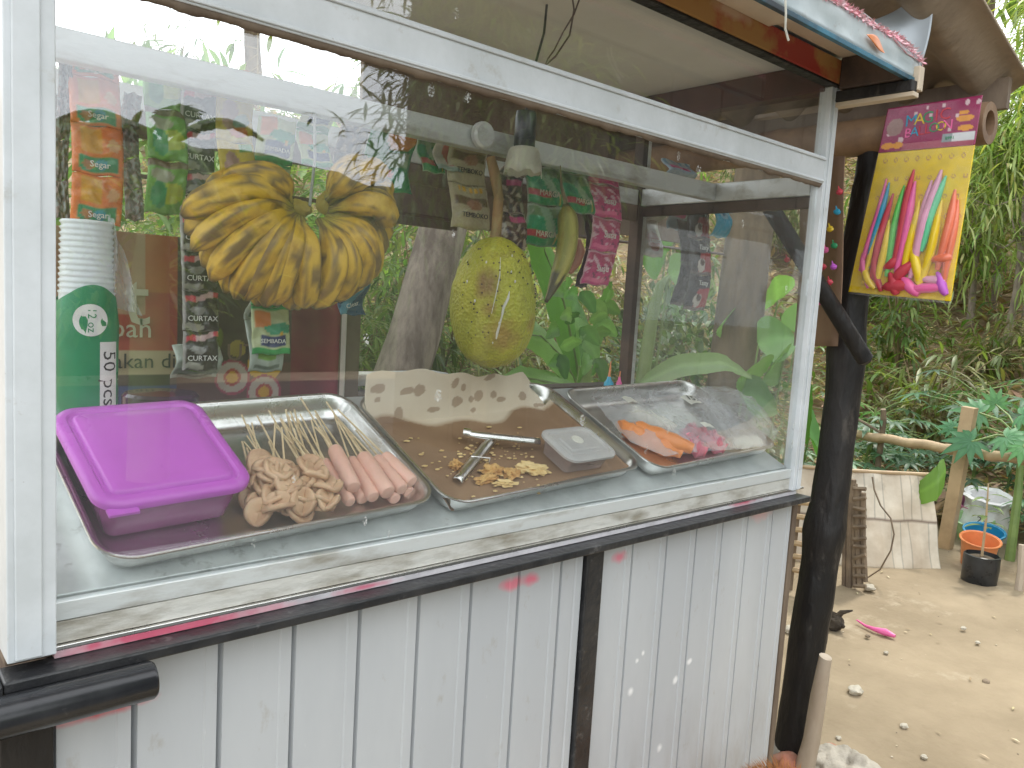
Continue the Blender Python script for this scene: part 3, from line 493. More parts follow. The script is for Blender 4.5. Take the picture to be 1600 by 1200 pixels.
# dense dark shrub behind the end pane
def shrub(seed, label, c, r, n, ls, cols, lw=.45, grp=None):
    random.seed(seed); t = thing('shrub', label, 'shrub', (c[0], c[1], 0), grp); st = MB(); lf = MB()
    for i in range(9):
        e = Vector((c[0] + random.uniform(-.7, .7) * r[0], c[1] + random.uniform(-.7, .7) * r[1], c[2] + random.uniform(-.3, .7) * r[2])); st.tube([(c[0], c[1], 0), Vector((c[0], c[1], 0)).lerp(e, .5) + Vector((0, 0, .1)), e], [.014, .009, .004], 5)
    for i in range(n):
        u = Vector((random.gauss(0, 1), random.gauss(0, 1), random.gauss(0, 1))).normalized() * random.random() ** .35; p = Vector(c) + Vector((u.x * r[0], u.y * r[1], u.z * r[2])) * (1 + .25 * mnoise.noise(u * 2.5 + Vector((seed, 0, 0))))
        if p.z < .02: continue
        lf.col = jit(random.choice(cols), .35); lf.leaf(p, u + Vector((random.uniform(-.8, .8), random.uniform(-.8, .8), random.uniform(-.5, .6))), (0, 0, 1), ls * random.uniform(.6, 1.3), ls * lw, random.uniform(0, .6), 3)
    obj('stems', st, 'stemdry', t, world=True); obj('foliage', lf, 'leaf', t, world=True); return t
p = at(1075, 560, Y=1.6); shrub(61, 'dense small-leaved dark green shrub behind the right end pane', (p.x, p.y, .72), (.55, .5, .55), 2600, .07, [(.06, .12, .04), (.09, .16, .06), (.14, .2, .1), (.05, .09, .03)])
p = at(250, 300, Y=2.6); shrub(62, 'light green leafy shrub behind the hanging sachets on the left', (p.x, p.y, 1.35), (.8, .5, .65), 2200, .13, [(.16, .26, .08), (.24, .34, .12), (.11, .19, .05)], .22)
p = at(110, 400, Y=2.0); shrub(63, 'pale green shrub behind the cup pack at the far left', (p.x - .3, p.y, 1.0), (.5, .4, .6), 1200, .12, [(.18, .27, .09), (.12, .2, .06)], .25)
p = at(640, 500, Y=3.2); shrub(64, 'bright leafy bamboo thicket left of the leaning trunk', (p.x - .3, p.y, .8), (.7, .5, .9), 1700, .18, [(.14, .22, .06), (.20, .28, .09), (.09, .15, .04)], .14)
p = at(760, 480, Y=3.0); shrub(65, 'sparse bamboo thicket between the trunk and the breadfruit', (p.x, p.y, .7), (.6, .5, .8), 700, .18, [(.17, .22, .08), (.24, .26, .12), (.11, .16, .05)], .14)
# garden plants by the bamboo fence
cas = lobed_plant(71, 'cassava_plant', .72, 26, .16, 7, .82, [(.07, .15, .08), (.10, .20, .11), (.05, .11, .06)])
cas2 = lobed_plant(72, 'cassava_plant', .5, 22, .16, 7, .8, [(.09, .19, .10), (.13, .24, .14)], .22)
random.seed(3); first = {0: True, 1: True}
for i, (x, y, s, k) in enumerate([(4.45, 1.30, .8, 1), (4.7, 1.05, .7, 0), (4.85, .85, .7, 0), (4.2, 1.5, .8, 1), (5.05, .68, .8, 0), (4.9, .42, .7, 0), (4.55, .28, .65, 1), (4.12, .10, .6, 1), (4.7, .12, .8, 0), (4.3, -.02, .6, 1), (5.2, .9, 1.1, 0), (4.6, 1.3, .9, 0), (3.9, 1.7, .8, 0), (5.4, .45, 1.1, 0), (5.0, 1.5, 1, 1), (5.1, .15, .9, 0)]):
    src = (cas, cas2)[k]; mt = T(x, y, 0) @ Ro(random.uniform(0, 360), 'Z') @ Matrix.Scale(s, 4)
    lab = ('tall finger-leaved cassava plant behind the bamboo mat', 'low finger-leaved cassava plant beside the bamboo mat')[k]
    lab = unique(lab, x, y)
    if first[k]: first[k] = False; src.matrix_world = mt; tag(src, lab, 'plant', 'cassava plants in the garden')
    else: dup(src, mt, lab, 'cassava plants in the garden')
t = thing('papaya_plant', 'papaya plant with large lobed leaves over the bamboo rail', 'plant', (*at(1600, 700, X=4.30)[:2], 0)); st = MB(); lf = MB(); o_ = t.location.copy(); random.seed(73)
st.tube([o_, o_ + Vector((0, 0, .35)), o_ + Vector((.02, .02, .66))], [.024, .02, .012], 8)
for (x, y), R_, X_, dd in [((1530, 645), .20, 4.32, (-.5, .9, .1)), ((1518, 690), .22, 4.18, (-.5, .7, -.4)), ((1572, 684), .20, 4.15, (-.3, -.9, -.2)), ((1598, 648), .18, 4.25, (-.3, -1, .3)), ((1556, 632), .15, 4.45, (.1, .4, 1)), ((1600, 700), .17, 4.1, (-.6, -.6, -.6)), ((1490, 668), .13, 4.4, (-.3, 1, 0))]:
    e = at(x, y, X=X_); b = o_ + Vector((.02, .02, .62)); st.tube([b, b.lerp(e, .5) + Vector((0, 0, .03)), e], [.006, .005, .004], 5, cap=False); palmleaf(lf, e, dd, (-.75, -.2, .65), R_ * .72, 9, .76, jit(random.choice([(.08, .22, .11), (.12, .29, .14), (.10, .25, .10)]), .12))
obj('stem', st, 'stem', t, world=True); obj('foliage', lf, 'leaf', t, world=True)
t = thing('cupped_leaf', 'single large cupped green leaf above the bamboo mat', 'leaf', at(1430, 780, X=3.95)); lf = MB(); bigleaf(lf, [at(1478, 735, X=3.95), at(1466, 752, X=3.9), at(1440, 768, X=3.88), at(1402, 778, X=3.92)], .17, (.16, .30, .06), 16, 8, heart=True, side=(.35, .25, 1), droop=.15, ragged=.03)
obj('blade', lf, 'leaf', t, world=True)
# ------------------------------------------------------------------ fence, mat, tubs
t = thing('bamboo_fence', 'low bamboo rail on a split post behind the woven mat', 'fence', (*at(1495, 760, X=4.25)[:2], 0))
a_, b_ = at(1325, 677, X=4.45), at(1620, 722, X=4.15); mb = MB(); n = 30
mb.tube([a_.lerp(b_, i / n) + Vector((0, 0, .004 * math.sin(i))) for i in range(n + 1)], [.026 + .003 * (i % 6 == 0) for i in range(n + 1)], 12); obj('rail', mb, 'bamboo', t, world=True)
p = at(1495, 700, X=4.25); mb = MB(); mb.box(-.03, .03, -.03, .03, 0, at(1507, 635, X=4.25).z, mtx=T(p.x, p.y, 0) @ Ro(3, 'X')); obj('post', mb, 'bamboo', t, world=True)
p = at(1380, 640, X=4.4); mb = MB(); mb.tube([(p.x + .05, p.y + .02, 0), (p.x + .02, p.y, .6), (p.x, p.y, at(1385, 640, X=4.4).z)], [.018, .018, .015], 8); mb.tube([at(1340, 655, X=4.4), at(1375, 675, X=4.4)], .008, 6); obj('stake', mb, 'wood_old', t, world=True)
# woven mat panel
A, B = Vector((2.95, 1.36, 0)), Vector((3.82, .536, 0)); ht = .42
t = thing('woven_mat', 'pale woven bamboo mat standing on edge as a garden screen', 'mat', A)
def mcf(u, v):
    s = u * 26; row = v * 1.0; k = mnoise.cell(Vector((int(s * 1.0 + math.floor(v * 2.01) * .5), int(v * 2.01), 3)))
    c = lerp((.62, .53, .42), (.74, .67, .56), .5 + .5 * k); e = abs((s + math.floor(v * 2.01) * .5) % 1 - .5)
    if e > .46: c = tuple(x * .62 for x in c)
    if abs(v - .5) < .012: c = (.22, .16, .12)
    if mnoise.noise(Vector((u * 9, v * 4, 1))) > .35: c = tuple(x * .85 for x in c)
    return c
dn = (B - A).normalized(); nn = Vector((-dn.y, dn.x, 0))
mb = MB(); mb.grid(lambda u, v: A.lerp(B, u) + Vector((0, 0, v * ht)) + nn * (.012 * math.sin(u * 40) * math.sin(v * 9) + .02 * math.sin(u * 7) + v * .2), 240, 40, cf=mcf); o = obj('weave', mb, 'matbamboo', t, world=True)
sdm = o.modifiers.new('s', 'SOLIDIFY'); sdm.thickness = .006
mb = MB(); mb.tube([A.lerp(B, i / 12) + Vector((0, 0, ht + .004)) + nn * (.02 * math.sin(i / 12 * 7) + .2) for i in range(13)], .009, 8); obj('top_lath', mb, 'bamboo', t, world=True)
# lath bundle and hoop net
t = thing('lath_bundle', 'bundle of old bamboo laths leaning behind the black pole', 'bamboo laths', (3.1, .92, 0)); random.seed(8)
for k, (px0, px1) in enumerate([(1318, 1325), (1326, 1333), (1336, 1336), (1344, 1341), (1352, 1349)]):
    mb = MB(); a_ = at(px0, 925 - k * 4, X=3.2); b_ = at(px1, 742 + k * 7, X=3.2); a_.z = max(0, a_.z); mb.tube([a_, a_.lerp(b_, .5) + Vector((.01, .01, 0)), b_], .012 + .003 * (k % 2), 6); obj('lath', mb, 'wood_old', t, world=True)
for k in range(11):
    mb = MB(); y = 765 + k * 15; mb.tube([at(1334, y + random.randint(-3, 3), X=3.19), at(1353, y + random.randint(-3, 3), X=3.19)], .009, 5); obj('cross_lath', mb, 'wood_old', t, world=True)
t = thing('hoop_net', 'thin round hoop with netting leaning against the mat', 'hoop', at(1358, 800, X=3.35)); mb = MB()
mb.tube([at(x, y, X=3.35) for x, y in [(1352, 905), (1375, 890), (1392, 860), (1397, 835), (1392, 810), (1376, 790), (1366, 765), (1363, 745)]], .0035, 6); obj('hoop', mb, 'wood_old', t, world=True)
# slatted rack seen left of the pole
t = thing('slatted_rack', 'low pale bamboo rack seen between the cart and the black pole', 'rack', (2.75, .98, 0))
for k in range(6):
    mb = MB(); a_ = at(1240, 785 + k * 21, X=2.9); b_ = at(1300, 788 + k * 22 + (k % 2) * 5, X=2.9); mb.tube([a_, b_], .012, 6); obj('slat', mb, 'bamboo', t, world=True)
for x in (1248, 1280):
    mb = MB(); b_ = at(x, 775, X=2.92); mb.tube([(b_.x, b_.y, 0), b_], .014, 6); obj('leg', mb, 'wood_old', t, world=True)
# sack and tubs by the mat
def gz(x, y, dz=0):
    return at(x, y, Z=dz)
s0 = gz(1532, 842); t = thing('sack', 'open white woven sack behind the coloured tubs', 'sack', s0); mb = MB(); hs = at(1530, 766, X=s0.x).z
mb.lathe([(.02, 0), (.125, .01), (.14, .08), (.12, hs * .5), (.10, hs * .74), (.115, hs * .88), (.128, hs * .97), (.115, hs), (.09, hs * .95), (.085, hs * .8), (.07, hs * .66), (.0, hs * .64)], 40, shape=lambda a, z: 1 + .07 * math.sin(a * 5 + z * 30) + .05 * math.sin(a * 11 - z * 17)); o = obj('bag', mb, 'sack', t); t.rotation_euler = (R3(6), R3(-8), 0)
mb = MB(); mb.text('25', .05, T(-.15, -.03, hs * .62) @ Ro(-90, 'Z') @ Ro(90, 'X'), 0); obj('print', mb, 'ink', t, smooth=False)
def tub(name, label, px, r, hh, m_, tilt=0, lean=-8):
    p = gz(*px); t = thing(name, label, 'tub', p); mb = MB(); mb.lathe([(.0, 0), (r * .74, 0), (r * .78, .006), (r * .97, hh * .93), (r * 1.05, hh * .95), (r * 1.06, hh), (r * .96, hh), (r * .76, .01), (0, .01)], 36); obj('tub', mb, m_, t)
    mb = MB(); mb.tube([(r * 1.05 * math.cos(k * math.pi / 18), r * 1.05 * math.sin(k * math.pi / 18), hh) for k in range(37)], .004, 6, cap=False); obj('rim', mb, m_, t); t.rotation_euler = (R3(tilt), R3(lean), 0); return t
tub('pink_tub', 'pink plastic tub against the white sack', (1521, 836), .092, .20, 'pinkpl', 4, -14)
tub('green_dish', 'shallow pale green plastic dish before the pink tub', (1519, 846), .092, .14, 'greenpl', 3, -16)
tub('blue_tub', 'blue plastic tub between the green dish and the orange tub', (1533, 862), .092, .12, 'bluepl', 5, -12)
tub('orange_tub', 'orange plastic tub behind the black polybag', (1524, 886), .084, .15, 'orangepl', 6, -10)
p = Vector((3.80, .375, 0)); t = thing('plant_polybag', 'black polybag of soil with a thin seedling', 'plant pot', p); mb = MB(); hb = .135
mb.lathe([(0, 0), (.062, 0), (.072, .012), (.075, hb * .6), (.074, hb), (.068, hb + .002), (.066, hb - .02), (0, hb - .02)], 32, shape=lambda a, z: 1 + .03 * math.sin(a * 7 + z * 40)); obj('bag', mb, 'blackplastic', t)
mb = MB(); mb.lathe([(.0655, hb - .018), (.04, hb - .008), (0, hb - .006)], 20, shape=lambda a, z: 1 + .02 * math.sin(a * 5)); obj('soil', mb, 'soil', t)
mb = MB(); mb.tube([(0, 0, hb - .02), (-.005, .0, .3), (0, .01, .46)], [.006, .005, .003], 6); obj('stem', mb, 'bamboo', t)
mb = MB(); random.seed(2)
for k in range(12): th = k * 2.4; mb.leaf((0, .005, .25 + .016 * k), (math.cos(th), math.sin(th), .2), (0, 0, 1), .10, .026, .6, 4, col=jit((.12, .18, .06)))
obj('leaves', mb, 'leaf', t)
p = Vector((3.83, .22, 0)); mb = MB(); mb.tube([p, p + Vector((.0, .0, .10)), p + Vector((.01, .01, .215))], [.021, .019, .02], 8); tag(obj('stump_post', mb, 'palebranch'), 'short pale wooden stake right of the black polybag', 'stake')
# ------------------------------------------------------------------ things lying in the yard
p0, p1, p2 = gz(1338, 975), gz(1365, 988), gz(1398, 1000); mb = MB(); up = Vector((0, 0, .016))
mb.tube([p0 + up, p0.lerp(p1, .5) + up * .6, p1 + up * .8, p1.lerp(p2, .55) + up, p2 + up * .9], [.003, .005, .008, .014, .006], 10); tag(obj('deflated_balloon', mb, 'hotpink'), 'limp pink balloon lying on the dirt yard', 'balloon')
for k, (px, s, lab) in enumerate([((1336, 1086), .020, 'largest white stone on the yard, in front of the pole'), ((1443, 1188), .008, 'tiny pale pebble low in the yard'), ((1358, 924), .022, 'crumpled pale stone beside the lath bundle'), ((1384, 1024), .008, 'small pale pebble just below the pink balloon'), ((1527, 1008), .008, 'small pale pebble at the right of the yard'), ((1540, 1070), .011, 'narrow brown stone chip on the right of the yard'), ((1412, 1140), .010, 'flat white chip near the bottom of the yard'), ((1355, 998), .009, 'dark pebble left of the pink balloon'), ((1505, 986), .010, 'flat tan stone chip right of the pink balloon'), ((1235, 990), .02, 'pale stone between the cart and the black pole'), ((1310, 1158), .007, 'little white pebble by the concrete rubble')]):
    mb = MB(); q = gz(*px); mb.blob((q.x, q.y, s * .5 + .006), (s * 1.2, s, s * .7), .35, 1.6, 3, seed=k); tag(obj('stone', mb, 'stone' if k not in (5, 7) else 'wood_old'), lab, 'stone', 'stones on the yard')
mb = MB(); random.seed(12)
for i in range(130):
    x, y = random.uniform(1.9, 5.2), random.uniform(-.8, 1.6); s = random.uniform(.0015, .0045); mb.col = random.choice([(.5, .42, .3), (.2, .15, .1), (.48, .41, .31), (.3, .22, .12)]); mb.blob((x, y, s * .5 + ys((x - .6) / 6.4, (y + .99) / 4.5)[2]), (s * 1.3, s, s * .6), .3, 2, 1, seed=i)
for i in range(150):
    x, y = random.uniform(1.9, 5.0), random.uniform(-1.0, 1.6); th = random.uniform(0, 6.28); mb.col = jit(random.choice([(.36, .28, .17), (.5, .42, .28), (.22, .16, .09)]), .2); mb.leaf((x, y, .006 + ys((x - .6) / 6.4, (y + .99) / 4.5)[2]), (math.cos(th), math.sin(th), .05), (0, 0, 1), random.uniform(.012, .04), .008, .2, 2)
tag(obj('grit', mb, 'art'), 'fine grit and leaf scraps scattered over the dirt yard', 'grit', kind='stuff')
mb = MB(); q = gz(1302, 985); mb.blob((q.x, q.y, .03), (.030, .035, .032), .5, 2, 3, seed=4); mb.tube([q + Vector((.0, .0, .04)), q + Vector((.01, -.02, .075)), q + Vector((.02, -.055, .092))], [.014, .01, .003], 8); tag(obj('charred_root', mb, 'charred'), 'dark charred root with a curved prong behind the pole', 'root')
random.seed(4)
for k, (px, s, m_, nm, lab) in enumerate([((1222, 1180), .040, 'concrete', 'concrete_lump', 'grey concrete lump left of the pole foot'), ((1300, 1204), .05, 'concrete', 'concrete_lump', 'pale rounded concrete lump at the foot of the peeled branch'), ((1228, 1205), .035, 'brick', 'brick_piece', 'broken red brick piece by the pole foot'), ((1295, 1178), .03, 'brick', 'brick_piece', 'crumbled red brick piece on the yard right of the branch'), ((1335, 1215), .05, 'concrete', 'concrete_lump', 'pale flat concrete lump at the bottom edge')]):
    mb = MB(); q = gz(*px); fl = .35 if k == 3 else .8; mb.blob((q.x, q.y, s * fl * .5), (s * 1.3, s, s * fl), .45, 1.8, 4, seed=k + 9); tag(obj(nm, mb, m_), lab, 'rubble')
# ================================================================== THE CART
LX = 1.372; DY = .48
cart = thing('food_cart', 'white and silver glass-fronted snack cart with grey clad base', 'food cart', (0, 0, 0))
def cp(name, boxes, m_, bv=.002, parent=cart, **k):
    mb = MB()
    for b in boxes: mb.box(*b)
    o = obj(name, mb, m_, parent, smooth=False, **k)
    if bv: bev(o, bv)
    return o
# posts
cp('corner_post', [(-.040, 0, -.020, .020, .801, 1.66), (-.034, -.012, -.0225, -.02, .803, 1.655)], 'white', .003)
cp('corner_post', [(1.347, LX, -.012, .014, .801, 1.66), (1.3575, LX + .001, -.0145, -.012, .803, 1.655)], 'white')
cp('corner_post', [(-.040, -.012, DY - .028, DY, .801, 1.66)], 'whitedirt'); cp('corner_post', [(1.3585, LX, DY - .028, DY, .801, 1.66)], 'whitedirt'); cp('post_batten', [(1.3395, 1.358, DY - .030, DY - .002, .806, 1.60)], 'darkwood')
# rails
cp('front_rail', [(.0005, 1.3465, -.012, .016, 1.424, 1.476), (.0005, 1.3465, -.0150, -.012, 1.468, 1.473), (.0005, 1.3465, -.0145, -.012, 1.4265, 1.431)], 'white', .0015)
mb = MB(); mb.grid(lambda u, v: (.001 + u * 1.345, -.008 + .004 * v, 1.4255 - v * (.0075 + .0045 * mnoise.noise(Vector((u * 40, 0, 0))) + .002 * mnoise.noise(Vector((u * 160, 1, 0))))), 240, 2); o = obj('sealant', mb, 'brownwood', cart); s_ = o.modifiers.new('s', 'SOLIDIFY'); s_.thickness = .003
cp('middle_rail', [(.0, 1.3445, .237, .262, 1.404, 1.440)], 'whitedirt'); cp('end_rail', [(1.345, LX, .0145, DY - .0285, 1.402, 1.442)], 'whitedirt')
cp('back_rail', [(-.0115, 1.339, DY - .025, DY, 1.404, 1.440)], 'whitedirt'); cp('end_rail', [(-.04, -.015, .0205, DY - .0285, 1.402, 1.442)], 'whitedirt')
cp('wood_batten', [(1.350, 1.366, .0145, DY - .0285, 1.378, 1.4015)], 'darkwood'); cp('wood_batten', [(0, 1.3385, .4545, .470, 1.366, 1.4035)], 'brownwood')
mb = MB(); pj = at(752, 212, Y=.232); mb.lathe([(.018, 0), (.022, .004), (.022, .012), (.018, .016)], 20, cap=True); mb.v = [(pj.x + a, .2355 - c, pj.z + b) for a, b, c in mb.v]; obj('rail_joint', mb, 'whitedirt', cart)
# glass
cp('front_glass', [(.0005, 1.3465, -.002, .002, .838, 1.4235)], 'glass', 0); cp('transom_glass', [(.0005, 1.3465, -.002, .002, 1.4765, 1.6145)], 'glass', 0)
cp('end_glass', [(1.358, 1.362, .0145, DY - .0285, .83, 1.377)], 'glassend', 0); cp('end_glass', [(-.03, -.026, .0205, DY - .0285, .82, 1.4015)], 'glassend', 0)
# sill
cp('glass_channel', [(.0005, 1.3465, -.0045, .0065, .8265, .8455)], 'whitedirt', .001); cp('glass_channel', [(.0005, 1.3465, -.003, .0065, .8035, .8255)], 'dirt_alu', .001)
cp('sill_edge', [(.0005, 1.40, -.0075, .006, .7985, .8030)], 'steel', .0008); cp('sill_edge', [(.0005, LX, -.0065, .004, .7905, .798)], 'strip', .0008)
# tilted display shelf
SA = R3(25); SHM = T(0, 0, .845) @ Matrix.Rotation(SA, 4, 'X')        # local (x, y up the slope, z off the shelf)
mb = MB(); mb.box(.001, 1.3445, .0075, .335, -.006, 0, mtx=SHM); bev(obj('display_shelf', mb, 'zinc', cart, smooth=False), .001)
e_ = SHM @ Vector((0, .335, -.006))
cp('shelf_support', [(.001, 1.3445, e_.y - .018, e_.y - .001, .806, e_.z - .004)], 'darkwood'); cp('counter_board', [(-.038, 1.3465, .008, DY - .029, .787, .803)], 'brownwood')
# base
mb = MB(); ed = [.0, .075, .164, .251, .339, .428, .516, .605, .692, .742]; ed2 = [.781, .860, .952, 1.038, 1.121, 1.206, 1.297, 1.372]
for E_, nm in ((ed, 0), (ed2, 1)):
    for i in range(len(E_) - 1):
        x0, x1 = E_[i], E_[i + 1]; g = .0035
        pr = [(x0, .012), (x0 + g, .0), (x0 + (x1 - x0) * .5, -.0012), (x1 - .018, .0), (x1 - .016, -.0016), (x1 - g, -.0016), (x1, .012)]
        mb.add([(x, y, z) for z in (.03, .778) for x, y in pr], [(j, j + 1, j + 8, j + 7) for j in range(6)])
obj('cladding', mb, 'panel', cart, smooth=True, auto=25)
cp('base_core', [(.0, LX - .004, .0125, DY, .03, .777)], 'darkwood')
cp('black_rail', [(-.045, LX + .014, -.034, .003, .7785, .7900)], 'black', .002); cp('end_black_rail', [(LX - .001, LX + .014, .0035, DY + .1, .772, .789)], 'black', .002)
cp('batten', [(.7425, .7805, -.009, .0125, .02, .7782)], 'black', .002); cp('corner_batten', [(-.045, -.0005, -.010, .03, .0, .7782)], 'blackwood', .002)
cp('corner_batten', [(LX + .0005, LX + .018, -.004, .030, .0, .7715)], 'brownwood', .002); cp('corner_batten', [(LX - .002, LX + .016, DY - .03, DY, .0, .7715)], 'brownwood', .002)
mb = MB(); mb.tube([(-.60, -.050, .7665), (-.3, -.050, .7665), (.076, -.050, .7665), (.079, -.050, .7665)], [.0185, .0185, .0185, .0165], 28); obj('handle_pipe', mb, 'pipe', cart)
cp('handle_board', [(-.60, -.0455, -.036, .0, .742, .789)], 'black', .002)
# ceiling and roof
cp('ceiling', [(-.10, LX + .005, .003, DY + .06, 1.6605, 1.6665)], 'ply', 0)
cp('front_beam', [(-.10, LX + .006, -.022, .0025, 1.6155, 1.6600)], 'painted_beam', .002); cp('beam_edge', [(-.10, LX + .005, -.0205, .0022, 1.6105, 1.6150)], 'blackwood', .001)
cp('end_beam', [(LX - .03, LX + .004, .0035, DY + .06, 1.603, 1.6600)], 'redwood', .002); cp('back_beam', [(-.1, LX - .031, DY + .03, DY + .06, 1.60, 1.6600)], 'redwood', .002)
cp('soffit', [(-.10, 1.10, -.146, -.0225, 1.6620, 1.6665), (1.108, LX + .003, -.146, -.0225, 1.6640, 1.6680), (.62, .90, -.12, -.0225, 1.6560, 1.6615), (.93, 1.09, -.13, -.0225, 1.6540, 1.6612)], 'cream', .001)
cp('overhang_beam', [(LX - .022, LX + .006, -.146, -.0228, 1.605, 1.6635)], 'darkwood', .002); cp('overhang_beam', [(LX - .014, LX + .010, -.160, .0, 1.583, 1.604)], 'blackwood', .002); cp('overhang_lath', [(LX - .012, LX + .012, -.163, .0, 1.574, 1.5825)], 'cream', .001)
mb = MB(); mb.grid(lambda u, v: (-.10 + u * 1.496, -.150 - .003 * mnoise.noise(Vector((u * 30, v * 2, 0))) - .002 * v, 1.612 + v * (.048 - .012 * max(0, u - .93) / .07)), 120, 6); o = obj('fascia', mb, 'tin', cart); s_ = o.modifiers.new('s', 'SOLIDIFY'); s_.thickness = .0015
cp('fascia_trim', [(-.10, LX + .022, -.1545, -.146, 1.603, 1.6115)], 'blue', .001); cp('fascia_end_block', [(LX + .0065, LX + .027, -.163, -.150, 1.588, 1.632)], 'cream', .002)
mb = MB(); mb.grid(lambda u, v: (-.12 + u * (LX + .13), -.145 + v * (DY + .22), 1.672 + .003 * math.sin(u * 60)), 60, 6); o = obj('roof_sheet', mb, 'tin', cart); s_ = o.modifiers.new('s', 'SOLIDIFY'); s_.thickness = .001
# tinsel along the fascia
random.seed(9); mb = MB()
for i in range(3600):
    x = random.uniform(-.05, 1.41); c = Vector((x, -.154, 1.658 - (.012 * max(0, (x - 1.3) / .1)) + .002 * math.sin(x * 30))); d = Vector((random.uniform(-1, 1), random.uniform(-1, 1), random.uniform(-.6, 1))).normalized(); l = random.uniform(.005, .012); mb.leaf(c + Vector((0, 0, random.uniform(-.002, .006))), d, (0, 1, .2), l, .0026, .3, 2)
obj('fringe', mb, 'pinktinsel', t := thing('tinsel_garland', 'pink tinsel garland along the top of the cart fascia', 'garland', (.65, -.152, 1.66)), world=True); mb = MB(); mb.tube([(-.05 + i * .073, -.154, 1.658 - (.014 if i > 18 else 0)) for i in range(21)], .0012, 5); obj('string', mb, 'pinktinsel', t, world=True)
mb = MB(); q = at(1372, 74, Y=-.156); mb.grid(lambda u, v: (q.x - .045 + .075 * u, -.1565 - .002 * math.sin(u * 5), q.z + .016 * math.sin(math.pi * u) * (v - .35) - .012 * u + .010), 12, 5); o = obj('red_scrap', mb, 'orangepl'); s_ = o.modifiers.new('s', 'SOLIDIFY'); s_.thickness = .001; tag(o, 'torn red-orange plastic scrap at the end of the tinsel', 'plastic scrap')
mb = MB(); mb.tube([at(1226, -30, Y=-.17), at(1228, 20, Y=-.17), at(1227, 45, Y=-.165), at(1232, 63, Y=-.163)], .0018, 6); tag(obj('hanging_string', mb, 'latex'), 'short white string hanging over the cart fascia', 'string')
# wires
for k, ps in enumerate([[(892, -20), (897, 15), (890, 55), (868, 88), (848, 106)], [(912, -20), (897, 22), (880, 50), (866, 78), (856, 92), (850, 106)]]):
    mb = MB(); mb.tube([at(x, y, Y=.05 + .02 * i) for i, (x, y) in enumerate(ps)], .0014, 6); tag(obj('electric_wire', mb, 'wire'), ['dark twisted wire hanging down behind the upper pane', 'thinner reddish wire twisted round the dark one'][k], 'wire')
# ------------------------------------------------------------------ shelter: pole, log, sheets
Pf = at(1238, 1185, Z=0); Pt = at(1370, 212, Y=.15); t = thing('tarred_pole', 'black tarred tree pole leaning at the right end of the cart', 'pole', Pf)
mb = MB(); n = 70; mb.tube([Pf.lerp(Pt, i / n) + Vector((.006 * math.sin(i * .2), .006 * math.sin(i * .13 + 1), -.03 if i == 0 else 0)) for i in range(n + 1)], [.048 - .006 * i / n + (.007 * math.exp(-((i - 26) / 2) ** 2)) + .006 * math.exp(-((i - 46) / 2.5) ** 2) for i in range(n + 1)], 28, shape=lambda s, a: 1 + .10 * mnoise.noise(Vector((math.cos(a) * 1.3, math.sin(a) * 1.3, s * 9))) + .05 * mnoise.noise(Vector((math.cos(a) * 4, math.sin(a) * 4, s * 30)))); obj('trunk', mb, 'blackwood', t, world=True)
a_, b_ = at(1352, 562, X=1.74), at(1196, 312, X=1.50); mb = MB(); mb.tube([a_ + (a_ - b_) * .02] + [a_.lerp(b_, i / 6) for i in range(7)], [.010] + [.020] * 7, 14); obj('brace', mb, 'blackwood', t, world=True)
mb = MB(); fa = at(1252, 1212, Z=0); fb = at(1290, 1026, X=1.70); mb.tube([fa + Vector((0, 0, -.02)), fa.lerp(fb, .3) + Vector((.008, -.004, 0)), fa.lerp(fb, .65) + Vector((.006, .0, 0)), fb], [.024, .022, .018, .016], 14, shape=lambda s, a: 1 + .14 * math.sin(a * 2 + s * 9)); tag(obj('peeled_branch', mb, 'palebranch'), 'pale peeled branch leaning against the foot of the black pole', 'branch')
t = thing('bamboo_log', 'thick bamboo log under the corrugated sheet with its hollow end showing', 'bamboo log', (1.87, -.11, 1.625)); mb = MB(); L_ = 2.6
pr = [(.028, .06), (.028, 0), (.047, 0), (.048, .02), (.046, .5), (.050, .53), (.046, .56), (.046, 1.1), (.050, 1.13), (.046, 1.16), (.046, L_)]
mb.lathe(pr, 28); mb.add([(0, 0, .06)], []); mb.v = [(1.87 + a, -.12 + c, 1.625 + b) for a, b, c in mb.v]; obj('culm', mb, 'bamboodark', t, world=True)
# corrugated sheet : slopes down towards +x
t = thing('corrugated_sheet', 'brown corrugated roof sheet sloping down above the balloon pack', 'roof sheet', (1.9, -.135, 1.72)); mb = MB()
def csh(u, v):
    x = 2.01 - u * 2.6; y = -.150 + v * 1.65; return (x, y, 1.712 + (2.01 - x) * .265 + .026 * math.sin((y + .15) * 2 * math.pi / .16 + 1.2) - .006 * v)
mb.grid(csh, 30, 220); o = obj('sheet', mb, 'asbestos', t, world=True); s_ = o.modifiers.new('s', 'SOLIDIFY'); s_.thickness = .006
mb = MB(); mb.box(1.925, 1.945, -.13, 1.45, 1.668, 1.738); obj('eave_board', mb, 'brownwood', t, world=True, smooth=False)
t = thing('back_awning', 'dark old boards hanging low behind the cart under the shelter roof', 'awning', (1.5, 1.0, 1.5))
for k, (x0, x1, zb) in enumerate([(.86, 1.17, 1.338), (1.175, 1.45, 1.352), (1.455, 1.78, 1.372), (1.785, 2.25, 1.40)]):
    mb = MB(); mb.box(x0, x1, .95 + .012 * k, .965 + .012 * k, zb, 1.78 + .02 * k); obj('board', mb, 'brownwood', t, world=True, smooth=False)
mb = MB(); mb.tube([(.3, .93, 1.365), (1.2, .93, 1.362), (2.4, .93, 1.375)], .005, 6); tag(obj('support_wire', mb, 'wire'), 'dark wire running level under the low boards behind the cart', 'wire')
